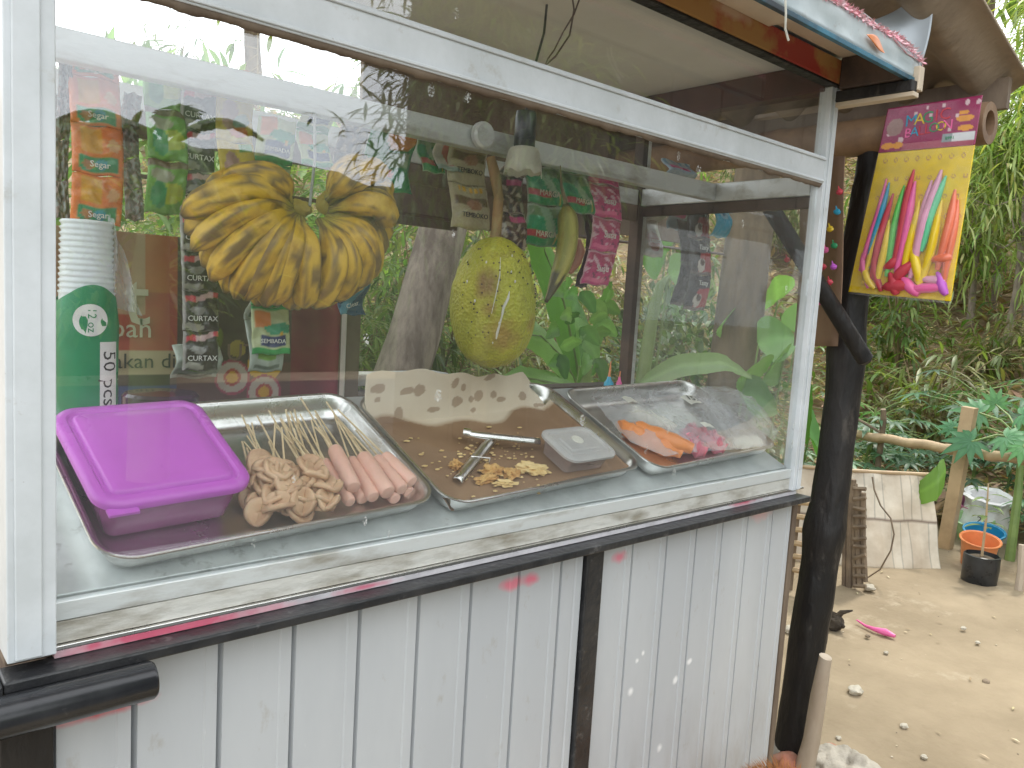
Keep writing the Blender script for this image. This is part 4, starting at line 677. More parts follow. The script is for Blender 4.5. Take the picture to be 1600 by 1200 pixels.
# bent grey sheet metal hanging between fascia and sheet
q0 = at(1437, 100, X=1.60); t = thing('bent_metal_sheet', 'grey bent galvanised sheet hanging between cart roof and corrugated sheet', 'metal sheet', q0); mb = MB()
def gsh(u, v):
    a = at(1334 + 6 * v * 0, 48 + 45 * 1.0, X=1.52); b = at(1436, 112, X=1.60); c = at(1350, 36, X=1.52); d = at(1452, -40, X=1.60); e = at(1395, 6, X=1.56)
    lo = Vector(a).lerp(Vector(b), u); hi = Vector(c).lerp(Vector(e), min(1, u * 2)).lerp(Vector(d), max(0, u * 2 - 1)); p = lo.lerp(hi, v); return p + Vector((.03 * math.sin(math.pi * u), -.015 * math.sin(v * 3), 0))
mb.grid(gsh, 20, 12); o = obj('sheet', mb, 'galv', t, world=True); s_ = o.modifiers.new('s', 'SOLIDIFY'); s_.thickness = .0015
# brown card with little coloured balloons
t = thing('balloon_card', 'brown cardboard strip hung with tiny coloured balloons beside the pole', 'card', at(1275, 540, X=1.72)); mb = MB()
c4 = [at(1240, 540, X=1.86), at(1308, 541, X=1.70), at(1322, 245, X=1.70), at(1255, 245, X=1.86)]
mb.grid(lambda u, v: c4[0].lerp(c4[1], u).lerp(c4[3].lerp(c4[2], u), v) + Vector((.008 * math.sin(v * 5), 0, 0)), 6, 16); o = obj('card', mb, 'cardboard', t, world=True); s_ = o.modifiers.new('s', 'SOLIDIFY'); s_.thickness = .002
for k, (x, y, m_) in enumerate([(1308, 331, 'cyanpl'), (1297, 358, 'inkyellow'), (1303, 384, 'greenballoon'), (1290, 391, 'hotpink'), (1286, 417, 'inkred'), (1302, 417, 'purple'), (1296, 441, 'inkred'), (1280, 472, 'hotpink'), (1312, 300, 'inkred'), (1284, 330, 'hotpink'), (1230, 406, 'inkred')]):
    if m_ not in M: M[m_] = mat(m_, {'inkyellow': (.85, .60, .04), 'greenballoon': (.03, .30, .12)}[m_], rough=.35)
    mb = MB(); q = at(x, y, X=1.685 + (.17 if x < 1260 else .003 * (1310 - x) / 10)); mb.blob(q, (.006, .0085, .0075), .3, 1.5, 2, seed=k); mb.tube([q, q + Vector((-.004, .003, .014))], [.003, .0012], 5); obj('small_balloon', mb, m_, t, world=True)
# ------------------------------------------------------------------ balloon pack
BX = 1.795
bt = [at(1388, 170, X=BX), at(1536, 149, X=BX), at(1486, 471, X=BX), at(1326, 456, X=BX)]
t = thing('balloon_pack', 'yellow hanging pack of long coloured balloons with a maroon header card', 'balloon pack', bt[0])
def bp(u, v, o_=0): # u left-right, v top-down
    p = bt[0].lerp(bt[1], u).lerp(bt[3].lerp(bt[2], u), v); return p + Vector((-o_ - .006 * math.sin(math.pi * min(1, max(0, (v - .2) / .8))) * math.sin(math.pi * u), 0, 0))
def hc(u, v):
    c = (.32, .02, .10)
    for (a, b, r_) in [(.10, .30, .02), (.33, .2, .018), (.5, .28, .018), (.62, .1, .02), (.78, .35, .018), (.86, .1, .025), (.97, .12, .022), (.22, .75, .03), (.16, .6, .02), (.45, .1, .015), (.72, .62, .02), (.07, .6, .015)]:
        if (u - a) ** 2 + ((v - b) * .42) ** 2 < r_ ** 2: c = (.75, .55, .58)
    if ((u - .13) / .09) ** 2 + ((v - .45) / .2) ** 2 < 1: c = (.35, .2, .18)
    for (a, b, rx, ry) in [(.09, .86, .07, .07), (.20, .86, .06, .07), (.86, .42, .09, .07), (.88, .62, .08, .06), (.84, .30, .05, .05)]:
        if ((u - a) / rx) ** 2 + ((v - b) / ry) ** 2 < 1: c = (.80, .34, .03)
    if v > .84 and .25 < u < .98: c = lerp(c, (.55, .2, .22), .5)
    if .66 < u < .98 and .72 < v < .89: c = (.72, .74, .76) if u > .76 else (.3, .36, .38)
    return c
HV = .235
mb = MB(); mb.grid(lambda u, v: bp(u, v * HV, .001), 90, 40, cf=hc); o = obj('header_card', mb, 'print', t, world=True); s_ = o.modifiers.new('s', 'SOLIDIFY'); s_.thickness = .0012
def yc(u, v):
    c = (.90, .66, .005)
    for j in range(4):
        for i in range(8):
            a = .1 + i * .115 + (.05 if j % 2 else 0); b = .06 + j * .13; dd = math.hypot(u - a, (v - b) * 1.4)
            if .013 < dd < .022: c = (.55, .28, .10)
    return c
mb = MB(); mb.grid(lambda u, v: bp(u, HV + v * (1 - HV)), 100, 110, cf=yc); o = obj('yellow_backing', mb, 'print', t, world=True); s_ = o.modifiers.new('s', 'SOLIDIFY'); s_.thickness = .0012
hx = (bt[1] - bt[0]).normalized(); nx = Vector((-1, 0, 0)); vy = (bt[0] - bt[3]).normalized()
def bm(u, v, rot=0):
    p = bp(u, v, .0022); X_ = hx; Y_ = (vy - hx * vy.dot(hx)).normalized(); Z_ = X_.cross(Y_); return Matrix(((X_.x, Y_.x, Z_.x, p.x), (X_.y, Y_.y, Z_.y, p.y), (X_.z, Y_.z, Z_.z, p.z), (0, 0, 0, 1))) @ Ro(rot, 'Z')
for k, (ch, m_) in enumerate(zip('MAGICCC', ['cyanpl', 'inkyellow', 'inkyellow', 'greenballoon', 'greenballoon', 'hotpink', 'hotpink'])): pass
LET = MB(); cols_ = ['cyanpl', 'inkyellow', 'greenballoon', 'inkred', 'hotpink', 'purple', 'inkwhite']
def letrow(word, u0, du, v, size, ci):
    for k, ch in enumerate(word):
        if ch == ' ': continue
        mt = bm(u0 + k * du, v - k * .0035); W_ = T(0, 0, -.0004); LET.text(ch, size * 1.3, mt @ W_, 6, .0002); LET.text(ch, size, mt @ T(0, 0, .0006), ci[k % len(ci)], .0003)
letrow('MAGIC', .30, .088, .083, .037, [0, 1, 2, 3, 3]); letrow('BALLOON', .29, .068, .146, .031, [4, 0, 3, 3, 2, 1, 4])
LET.text('8991', .010, bm(.74, .19), 2); obj('lettering', LET, cols_, t, world=True, smooth=False)
random.seed(15)
for k, (u0, v0, u1, v1, r_, m_) in enumerate([(.17, .38, .10, .88, .007, 'hotpink'), (.20, .40, .17, .86, .0075, 'cyanpl'), (.27, .46, .22, .93, .009, 'inkred'), (.38, .42, .36, .90, .0085, 'greenballoon2'), (.46, .34, .42, .85, .010, 'inkred'), (.50, .40, .47, .88, .010, 'hotpink'), (.30, .60, .30, .95, .010, 'inkyellow2'), (.56, .50, .55, .88, .010, 'inkyellow2'), (.72, .35, .62, .82, .012, 'palepink'), (.78, .38, .66, .76, .010, 'mint'), (.66, .40, .60, .9, .010, 'palepink'), (.80, .50, .72, .92, .011, 'inkyellow2'), (.90, .45, .86, .85, .011, 'salmon'), (.93, .50, .93, .95, .009, 'salmon'), (.10, .86, .28, .97, .010, 'inkyellow2'), (.45, .93, .60, .82, .013, 'inkred'), (.36, .96, .62, .93, .014, 'inkred'), (.60, .96, .92, .93, .012, 'hotpink'), (.70, .9, .95, .90, .010, 'palepink'), (.40, .88, .52, .99, .013, 'inkred'), (.52, .90, .72, .98, .013, 'hotpink'), (.20, .80, .34, .98, .009, 'inkred'), (.08, .78, .20, .97, .008, 'hotpink'), (.60, .74, .70, .93, .012, 'inkyellow2'), (.78, .80, .97, .78, .012, 'salmon'), (.33, .86, .47, .80, .011, 'inkred'), (.84, .86, .97, .97, .011, 'purple'), (.24, .55, .14, .95, .007, 'inkyellow2')]):
    if m_ not in M: M[m_] = mat(m_, {'greenballoon2': (.12, .60, .10), 'inkyellow2': (.92, .66, .02), 'palepink': (.85, .42, .60), 'mint': (.15, .70, .38), 'salmon': (.88, .22, .12)}[m_], rough=.3, coat=.3)
    pts = [bp(u0 + (u1 - u0) * s + .012 * math.sin(s * 5 + k), v0 + (v1 - v0) * s, .004 + r_ * .5) for s in [i / 8 for i in range(9)]]
    mb = MB(); mb.tube(pts, [r_ * q for q in (.25, .6, .85, .95, 1, 1, .9, .8, .5)], 10); obj('balloon', mb, m_, t, world=True)
M['film'] = mat('clear_film', (.9, .9, .9), rough=.10, alpha=.12, bump=4, bscale=9)
mb = MB(); mb.grid(lambda u, v: bp(u, HV + v * (1.012 - HV), .017 + .007 * math.sin(u * 9 + v * 4) * math.sin(v * 6) - .012 * (abs(u - .5) * 2) ** 3 - .008 * (v > .95)), 40, 50); obj('clear_wrapper', mb, 'film', t, world=True)
# ================================================================== GOODS ON THE SHELF
def tp(x, y, off=.0):
    n_ = np.array([0, -math.sin(SA), math.cos(SA)]); P0_ = np.array([0, 0, .845]) + n_ * off; d = ray(x, y); t = n_ @ (P0_ - CC) / (n_ @ d); q = CC + t * d
    return Vector((q[0], (q[1] - P0_[1]) / math.cos(SA), off))
TRAYS = [(.245, .150, 3.2, .425, .272), (.676, .158, 3.2, .43, .276), (1.118, .158, 2.4, .425, .262)]
TM = []
for k, (x, y, rz, w_, d_) in enumerate(TRAYS):
    t = thing('metal_tray', ['stainless tray on the left holding the purple box and meat skewers', 'stainless tray in the middle lined with brown greasy paper', 'stainless tray on the right filled with clear bags of food'][k], 'tray', group='stainless trays on the display shelf')
    mb = MB(); mb.rrect([(-.030, .0), (-.022, .001), (-.012, .006), (-.005, .018), (-.001, .033), (.0, .0345), (.003, .036), (.0055, .0355), (.006, .034), (.004, .033)], w_ - .012, d_ - .012, .034, 8)
    mb.rrect([(-.001, .0335), (-.003, .032), (-.006, .018), (-.013, .0075), (-.024, .0025), (-.033, .0018)], w_ - .012, d_ - .012, .034, 8, capb=False, capt=True); obj('tray', mb, 'steel', t, auto=60)
    t.matrix_world = SHM @ T(x, y, .0) @ Ro(rz, 'Z'); TM.append(t.matrix_world.copy())
def tl(x, y, off=.02): return SHM @ tp(x, y, off)          # point in world
# purple food box
BM = SHM @ T(.124, .150, .003) @ Ro(4.0, 'Z')
t = thing('food_box', 'shallow clear purple food box with a purple lid on the left tray', 'food box'); BW, BD, BH = .158, .172, .056
mb = MB(); mb.rrect([(-.022, 0), (-.014, .001), (-.009, .006), (-.004, .030), (-.002, BH), (.0, BH), (-.004, BH - .001), (-.006, .030), (-.011, .007), (-.018, .003)], BW - .004, BD - .004, .022, 8, capt=True); obj('base', mb, 'purpleclear', t, auto=60)
mb = MB(); mb.rrect([(.004, BH - .004), (.0065, BH - .003), (.0068, BH + .003), (.0045, BH + .0065), (-.002, BH + .0075), (-.005, BH + .0075), (-.0075, BH + .0045), (-.011, BH + .0045), (-.013, BH + .008), (-.015, BH + .0092), (-.03, BH + .0098)], BW, BD, .022, 8, capb=False, capt=True); mb.box(-BW / 2 + .002, -BW / 2 + .032, -BD / 2 - .014, -BD / 2 - .003, BH - .002, BH + .001); obj('lid', mb, 'purple', t, auto=50)
t.matrix_world = BM
for k, (x, y, r_) in enumerate([(-.03, -.04, .02), (.02, -.05, .022), (.0, .02, .025), (.045, -.02, .018)]): pass
mb = MB(); random.seed(3)
for k in range(7): mb.blob((random.uniform(-.05, .05), random.uniform(-.06, .06), .016), (.02, .016, .010), .4, 2, 2, seed=k)
o = obj('pink_dough', mb, 'pinkfood'); o.matrix_world = BM; tag(o, 'pink food inside the purple box', 'food')
# skewers
def skew(name, kind, cat, label, tip, joint, end, zoff, grp, r=.0105, parts='sausage'):
    """tip = free end of the stick, joint = where the food begins, end = far end of the food (pixels)"""
    a = tl(*tip[:2], tip[2] if len(tip) > 2 else zoff + .012); j = tl(*joint, zoff); e = tl(*end, zoff); t = thing(name, label, cat, e, grp)
    mb = MB(); mb.tube([a, j.lerp(e, .75)], [.0013, .0015], 6); obj('stick', mb, 'stick', t, world=True); d = (e - j)
    if kind == 's':
        mb = MB(); mb.tube([j.lerp(e, s) for s in (0, .02, .06, .15, .5, .85, .95, .985, 1)], [r * q for q in (.5, .82, .97, 1, 1.02, 1, .97, .82, .45)], 18); obj('sausage', mb, 'sausage', t, world=True)
    else:
        for k in range(5):
            c = j.lerp(e, (k + .5) / 5); mb = MB(); mb_ = MB(); Rm = T(*c) @ SHM.to_3x3().to_4x4() @ Ro(random.uniform(-70, 70), 'Z') @ Ro(random.uniform(-50, 50), 'X'); fo = random.uniform(.35, .9); rr_ = r * random.uniform(1.15, 1.5)
            mb.grid(lambda u, v: P(Rm, rr_ * (.08 + .92 * v) * math.cos(u * 2 * math.pi) * math.cos(fo * (math.cos(u * 2 * math.pi) > 0)), rr_ * (.08 + .92 * v) * math.sin(u * 2 * math.pi), abs(math.cos(u * 2 * math.pi)) * rr_ * v * fo + .003 * mnoise.noise(Vector((u * 6, v * 3, c.x * 90)))), 26, 5); of_ = obj('fishcake', mb, 'meat', t, world=True); sf_ = of_.modifiers.new('s', 'SOLIDIFY'); sf_.thickness = .0055; sf_.offset = 0; continue
            mb.blob(c, (r * random.uniform(1.1, 1.5), r * random.uniform(.8, 1.1), r * random.uniform(.8, 1.1)), .45, 1.7, 3, seed=random.random() * 50, mtx=Ro(random.uniform(-60, 60), 'Z') @ Ro(random.uniform(-30, 30), 'Y')); obj('fishcake', mb, 'meat', t, world=True)
SL = ['behind', '']
sa = [((470, 622), (522, 701), (553, 763), .034, .0105, 'highest and boldest pink sausage skewer nearest the fishcakes'), ((455, 652), (506, 720), (548, 786), .020, .008, 'thin pink sausage skewer at the left edge of the sausages'), ((492, 642), (548, 718), (584, 778), .022, .0095, 'pink sausage skewer second from the fishcakes on top'), ((510, 628), (566, 712), (607, 771), .030, .0112, 'thickest pink sausage skewer in the middle of the pile'), ((524, 650), (588, 716), (629, 766), .026, .0098, 'pink sausage skewer between the thickest one and the rightmost one'), ((528, 640), (600, 712), (645, 754), .030, .0098, 'rightmost pink sausage skewer on top of the pile'),
      ((500, 668), (545, 745), (568, 781), .012, .009, 'buried pink sausage skewer showing between the first two'), ((540, 668), (590, 740), (618, 781), .012, .009, 'buried pink sausage skewer under the thickest one'), ((556, 672), (612, 735), (640, 771), .012, .009, 'buried pink sausage skewer at the lower right of the pile')]
for a, j, e_, z, r_, lab in sa: skew('sausage_skewer', 's', 'skewer', lab, a, j, e_, z, 'pink sausage skewers on the left tray', r_)
random.seed(6)
fa = [((420, 642), (450, 742), (520, 792), .030, 'top fishcake skewer lying against the pink sausages'), ((402, 650), (440, 735), (478, 790), .030, 'fishcake skewer in the middle of its pile'), ((440, 655), (478, 730), (518, 770), .036, 'fishcake skewer highest beside the sausages'), ((385, 700), (400, 740), (440, 800), .026, 'fishcake skewer next to the purple box'), ((440, 668), (425, 735), (455, 765), .040, 'fishcake skewer whose stick leans right across the others'), ((460, 640), (470, 745), (505, 800), .018, 'buried fishcake skewer in front'), ((378, 690), (388, 750), (410, 806), .018, 'buried fishcake skewer at the front corner of the purple box'), ((420, 690), (436, 755), (470, 803), .016, 'buried fishcake skewer low in the middle of its pile'), ((430, 660), (410, 728), (430, 755), .036, 'short fishcake skewer high at the back left of the pile')]
for a, j, e_, z, lab in fa: skew('fishcake_skewer', 'f', 'skewer', lab, a, j, e_, z, 'fishcake skewers on the left tray', .0135)
t = thing('loose_skewers', 'bundle of bare skewer ends fanning out behind the meat', 'skewer sticks', tl(450, 700), None)
random.seed(10)
for k in range(22):
    x = random.uniform(385, 560); mb = MB(); mb.tube([tl(x - random.uniform(10, 50), random.uniform(640, 690), .05), tl(x + random.uniform(-5, 22), random.uniform(725, 745), .018)], .0012, 5); obj('stick', mb, 'stick', t, world=True)
# paper lining
a_, b_ = SHM.inverted() @ TM[1] @ Vector((0, 0, 0)), None
random.seed(7)
STN = [(random.uniform(.02, .98), random.uniform(.62, .98), random.uniform(.014, .036), random.uniform(.022, .055)) for _ in range(19)]
def pcf(u, v):
    edge = .57 + .05 * math.sin(u * 7 + 1) + .03 * math.sin(u * 17) - .12 * max(0, u - .7)
    cream = (.70, .61, .48); br = (.24, .135, .07)
    if v < edge: return lerp(br, (.33, .21, .12), .5 + .5 * mnoise.noise(Vector((u * 6, v * 6, 2))))
    for a, b, c, d in STN:
        if ((u - a) / c) ** 2 + ((v - b - .1 * (u - a)) / d) ** 2 < 1 + .3 * math.sin(u * 90): return (.42, .32, .23)
    return lerp((.40, .29, .19), cream, min(1, (v - edge) / .03)) if v - edge < .03 else cream
def ppt(u, v):
    # v: 0 front of the tray, .57 back foot, 1 top of the flap
    W_ = .40; x = (u - .5) * W_; k = .60
    if v < k: return Vector((x * 1.0, -.118 + .215 * v / k, .006 + .002 * mnoise.noise(Vector((u * 9, v * 9, 0))) + .018 * max(0, abs(u - .5) * 2 - .93) / .07))
    s = (v - k) / (1 - k); wav = .008 * math.sin(u * 8 + 1) * s; hgt = .062 * (1 + .18 * math.sin(u * 5 + .4) - .55 * max(0, u - .86) / .14 + .05 * math.sin(u * 31))
    return Vector((x + .006 * s, .097 + .048 * s + wav - .014 * s * s, .006 + hgt * s))
mb = MB(); mb.grid(ppt, 150, 110, cf=pcf); o = obj('baking_paper', mb, 'paper'); o.matrix_world = TM[1] @ T(-.004, 0, 0); s_ = o.modifiers.new('s', 'SOLIDIFY'); s_.thickness = .0006; tag(o, 'cream baking paper stained brown with grease in the middle tray', 'baking paper')
# tongs
t = thing('tongs', 'open stainless tongs lying on the greasy paper', 'tongs', tl(745, 690))
for k, (q, wd) in enumerate([([(728, 677, .024), (745, 680, .026), (800, 686, .026), (842, 690, .026)], .0085), ([(768, 686, .022), (750, 708, .016), (728, 735, .014), (714, 752, .012)], .0085)]):
    mb = MB(); pts = [tl(*p_) for p_ in q]; nS = SHM.to_3x3() @ Vector((0, 0, 1)); n_ = 12
    for i in range(n_):
        s = i / (n_ - 1) * (len(pts) - 1); i0 = min(len(pts) - 2, int(s)); p_ = pts[i0].lerp(pts[i0 + 1], s - i0); d = (pts[-1] - pts[0]).normalized(); sd_ = d.cross(nS).normalized()
        for f in (-1, -.72, -.4, 0, .4, .72, 1): mb.v.append(tuple(p_ + sd_ * wd * f + nS * .006 * (1 - f * f))); mb.c.append((1, 1, 1))
    mb.f = [(i * 7 + j, i * 7 + j + 1, i * 7 + j + 8, i * 7 + j + 7) for i in range(n_ - 1) for j in range(6)]; mb.mi = [0] * len(mb.f); o = obj('arm', mb, 'steel', t, world=True); s_ = o.modifiers.new('s', 'SOLIDIFY'); s_.thickness = .0014
mb = MB(); a_ = tl(736, 727, .018); mb.tube([tl(736, 713, .022), tl(766, 716, .024), tl(764, 722, .022)], .0011, 6); obj('lock_ring', mb, 'steel', t, world=True)
mb = MB(); mb.tube([tl(724, 676, .025), tl(735, 678, .027)], .0085, 16); obj('hinge', mb, 'steel', t, world=True)
# fried pieces and crumbs
random.seed(14)
for k, (q, r_, m_, lab) in enumerate([((834, 733), (.023, .013, .006), 'batter', 'large pale yellow omelette piece nearest the clear tub'), ((770, 735), (.018, .010, .006), 'fried', 'ragged golden fritter piece behind the tong tip'), ((760, 748), (.020, .007, .005), 'fried', 'long crumbly fritter piece at the front rim'), ((800, 740), (.015, .010, .006), 'fried', 'orange fritter piece left of the omelette piece'), ((712, 727), (.009, .008, .008), 'fried', 'frilly fritter scrap left of the tong tip'), ((790, 755), (.018, .005, .004), 'batter', 'pale fritter crumb heap along the rim')]):
    mb = MB(); mb.blob((0, 0, 0), r_, .9, 2.6, 4, seed=k * 3); o = obj('fritter_piece', mb, m_); o.matrix_world = SHM @ T(*tp(*q, .012)) @ Ro(random.uniform(-20, 20), 'Z'); tag(o, lab, 'fritter', 'fritter pieces on the brown paper')
mb = MB()
for k in range(150):
    q = tp(random.gauss(760, 60), random.gauss(720, 26), .009)
    if not (.50 < q.x < .84 and .03 < q.y < .22): continue
    s = random.uniform(.0008, .0035); mb.blob(SHM @ q, (s * 1.5, s, s * .6), .6, 2, 1, seed=k)
for q in [(636, 689), (658, 710), (664, 728), (690, 704), (764, 667), (812, 668)]: mb.blob(tl(*q, .009), (.005, .003, .0015), .6, 2, 2, seed=q[0])
tag(obj('crumbs', mb, 'batter'), 'small pale fritter crumbs strewn over the brown paper', 'crumbs', kind='stuff')
# frosted tub
t = thing('clear_tub', 'small frosted plastic tub with lid and dark sauce in the middle tray', 'tub'); w_, d_ = .112, .082
mb = MB(); mb.rrect([(-.014, 0), (-.010, .001), (-.003, .030), (0, .032)], w_, d_, .018, 6); obj('base', mb, 'frostbase', t, auto=50)
mb = MB(); mb.rrect([(.002, .029), (.004, .030), (.004, .034), (.0, .036), (-.006, .036), (-.008, .033), (-.014, .033), (-.016, .035), (-.022, .035), (-.024, .037), (-.030, .037)], w_, d_, .018, 6, capb=False, capt=True); obj('lid', mb, 'frost', t, auto=30)
mb = MB(); mb.lathe([(.011, .0372), (.010, .0385), (0, .0387)], 24, shape=lambda a, z: 1.0, c=(.0, .006, 0)); obj('lid_button', mb, 'latex', t); t.matrix_world = SHM @ T(.792, .103, .009) @ Ro(1, 'Z')
mb = MB(); mb.rrect([(-.018, .002), (-.012, .012), (-.02, .013)], w_ - .006, d_ - .006, .014, 5, capt=True); o = obj('sauce', mb, 'redsauce'); o.matrix_world = t.matrix_world; tag(o, 'dark red sauce inside the frosted tub', 'sauce')
# right tray contents
def bag(name, label, poly, z0, zh, seed, m_='bag'):
    """poly: outline pixels clockwise; a puffed film"""
    random.seed(seed); pts = [tp(*q, .02) for q in poly]; c = sum(pts, Vector()) / len(pts); mb = MB(); K = 10; n_ = len(pts) * 6; ring = []
    for i in range(n_):
        s = i / 6; i0 = int(s); a, b = pts[i0], pts[(i0 + 1) % len(pts)]; ring.append(a.lerp(b, s - i0))
    for k in range(K + 1):
        f = k / K
        for i in range(n_):
            p_ = c.lerp(ring[i], f); h = z0 + zh * (1 - f ** 2.2) + .007 * mnoise.noise(Vector((p_.x * 38 + seed, p_.y * 38, 0))) * (1 if f < .98 else .3) + .006 * abs(mnoise.noise(Vector((p_.x * 90, p_.y * 60 + seed, 3)))); mb.v.append(tuple(SHM @ Vector((p_.x, p_.y, h)))); mb.c.append((1, 1, 1))
    mb.f = [(k * n_ + i, k * n_ + (i + 1) % n_, (k + 1) * n_ + (i + 1) % n_, (k + 1) * n_ + i) for k in range(K) for i in range(n_)]; mb.mi = [0] * len(mb.f)
    t = thing(name, label, 'plastic bag', tl(*poly[0]), 'clear food bags on the right tray'); obj('film', mb, m_, t, world=True, auto=180); return t
def food(name, label, q0, q1, r_, z, m_, amp=.1, cat='food', nseg=9, flat=.8):
    a, b = tp(*q0, z), tp(*q1, z); mb = MB(); mb.tube([a.lerp(b, i / nseg) + Vector((.002 * math.sin(i), .003 * math.sin(i * 1.7), 0)) for i in range(nseg + 1)], [r_ * max(.2, math.sin(math.pi * (.1 + .8 * i / nseg)) ** .45) * (1 + amp * math.sin(i * 2.3)) for i in range(nseg + 1)], 16); mb.v = [tuple(SHM @ Vector((x, y, z + (zz - z) * flat))) for x, y, zz in mb.v]; tag(obj(name, mb, m_), label, cat)
food('orange_sausage', 'bright orange sausage slab in the left bag of the right tray, nearest the rim', (975, 672), (1066, 708), .022, .017, 'orangefood'); food('orange_sausage', 'second orange sausage piece tucked behind the first one', (990, 666), (1082, 702), .020, .028, 'orangefood')
food('orange_sausage', 'third orange piece at the far left corner of the bags', (968, 664), (1010, 682), .017, .024, 'orangefood')
for k, (q0, q1, r_) in enumerate([((1062, 678), (1095, 700), .019), ((1075, 670), (1130, 692), .020), ((1090, 682), (1134, 702), .018), ((1058, 690), (1104, 707), .016)]): food('pink_snack', ['pink folded snack at the left of the pink bag', 'largest pink folded snack at the back of the pink bag', 'pink folded snack at the right of the pink bag', 'pink folded snack at the front rim of the pink bag'][k], q0, q1, r_, .018, 'pinkfood', .35)
food('white_roll', 'long whitish roll in the back bag of the right tray', (985, 640), (1055, 672), .019, .024, 'whitefood'); food('white_roll', 'white roll in the bag at the right end of the tray', (1140, 692), (1195, 690), .016, .016, 'whitefood', .3); food('white_roll', 'small white roll beside the pink food', (1000, 655), (1040, 678), .010, .016, 'whitefood', .3)
bg1 = bag('plastic_bag', 'clear bag holding the orange sausages at the left of the right tray', [(930, 628), (960, 608), (1015, 606), (1075, 650), (1090, 705), (1040, 712), (985, 690), (955, 660)], .018, .026, 3)
bg2 = bag('plastic_bag', 'clear bag holding pink food in the middle of the right tray', [(1010, 612), (1060, 602), (1120, 612), (1160, 660), (1150, 703), (1085, 708), (1045, 680)], .020, .032, 5)
bg3 = bag('plastic_bag', 'clear crumpled bag at the right end of the right tray', [(1085, 606), (1130, 606), (1180, 630), (1215, 675), (1205, 698), (1150, 704), (1120, 660)], .022, .034, 8)
for bg_, q, tx, rz, w_, h_, z in [(bg2, (1080, 624), '15.', 8, .046, .030, .058), (bg1, (984, 624), '', 4, .030, .020, .050), (bg3, (1106, 664), '', -8, .030, .016, .056)]:
    p_ = tp(*q, z); mt = SHM @ T(*p_) @ Ro(rz, 'Z'); mb = MB(); mb.grid(lambda u, v: P(mt, (u - .5) * w_, (v - .5) * h_, .002 * math.sin(u * 5)), 6, 4); o = obj('price_label', mb, 'latex', bg_, world=True)
    if tx: mb = MB(); mb.text(tx, .024, mt @ T(0, 0, .003) @ Ro(-25, 'Z'), 0, .0003); obj('handwriting', mb, 'ink', bg_, world=True, smooth=False)
# nozzle bottles behind
for k, (x, nm, c, lab) in enumerate([(951, 'cyanpl', .0, 'blue pointed nozzle of a sauce bottle behind the right tray'), (967, 'hotpink', 0, 'small pink bottle cap behind the right tray')]):
    q = at(x, 602, Y=.38); mb = MB(); s = (1, .6)[k]; mb.lathe([(.022, -.16), (.022, -.03), (.014, -.012), (.0115 * s, 0), (.011 * s, .006), (.0055 * s, .013), (.004 * s, .02)], 20, c=q); t = thing('sauce_bottle', lab, 'bottle', (q.x, q.y, q.z - .16)); obj('bottle', mb, nm, t, world=True); mb = MB(); mb.tube([q + Vector((0, 0, .018)), q + Vector((.002, 0, .055 * s))], [.003 * s, .0012], 8); obj('nozzle_tip', mb, 'orangepl', t, world=True)
# ------------------------------------------------------------------ hanging fruit
HY = .185; t = thing('banana_bunch', 'hand of ripe yellow bananas with brown bruises hanging behind the glass', 'banana bunch', at(487, 318, Y=HY)); C0 = at(484, 322, Y=HY)
tips = [(284, 338, 0), (300, 392, 0), (330, 440, 0), (352, 458, 1), (384, 470, 0), (402, 478, 1), (432, 478, 0), (455, 484, 1), (478, 482, 0), (503, 480, 1), (528, 472, 0), (552, 458, 1), (574, 438, 0), (592, 402, 1), (610, 352, 0), (612, 305, 1), (598, 270, 0), (320, 302, 1), (345, 285, 0), (570, 258, 1), (548, 268, 0), (368, 466, 1), (540, 466, 1), (585, 420, 1), (318, 418, 1), (415, 480, 0), (368, 468, 0), (466, 484, 1), (491, 483, 0), (515, 477, 1), (562, 450, 0), (604, 378, 1), (290, 366, 1), (613, 330, 1)]
random.seed(22)
for k, (x, y, back) in enumerate(tips):
    E_ = at(x, y, Y=HY - .012 + .034 * back); d = E_ - C0; L_ = d.length; u_ = d.normalized(); ang = math.atan2(d.z, d.x); per = Vector((-u_.z, 0, u_.x)); rightside = x > 487
    n0 = C0 + u_ * .018 + Vector((.012 if rightside else -.012, 0, .0)); bow = (.20 if rightside else -.20) * L_ * (.5 + .5 * abs(u_.x)); rmax = .0172 * random.uniform(.92, 1.08); pts = []; rad = []
    for i in range(15):
        s = i / 14; p_ = n0.lerp(E_, s) + per * bow * math.sin(math.pi * s) * .75 + Vector((0, -.034 * math.sin(math.pi * min(1, s * 1.05)) * (1 - .5 * back), 0)); pts.append(p_)
        rad.append(rmax * (.30 if s < .10 else .34 + .66 * min(1, (s - .10) / .22) ** .7 if s < .82 else (1 - ((s - .82) / .18) ** 2.2 * .80)))
    ph = random.uniform(0, 1)
    def bcf(s, a, k=k):
        c = lerp((.66, .40, .03), (.62, .41, .06), .5 + .5 * mnoise.noise(Vector((s * 3, k, 0))))
        if s < .2: c = lerp((.40, .38, .06), c, s / .2)
        ed = abs(((a - ph) * 5 / (2 * math.pi)) % 1 - .5)
        if ed > .42: c = lerp(c, (.14, .075, .03), .62)
        q = mnoise.noise(Vector((s * 5 + k * 7, math.cos(a) * 1.3, math.sin(a) * 1.3)))
        if q > .13: c = lerp(c, (.17, .10, .045), min(.9, (q - .13) * 7))
        if mnoise.noise(Vector((s * 22 + k, math.cos(a) * 4, math.sin(a) * 4))) > .34: c = lerp(c, (.16, .09, .04), .75)
        if s > .93: c = (.10, .06, .03)
        return c
    mb = MB(); mb.tube(pts, rad, 25, shape=lambda s, a: 1 + .075 * math.cos(5 * (a - ph)) * (1 if .1 < s < .95 else .4), cols=bcf); obj('banana', mb, 'banana', t, world=True, auto=0)
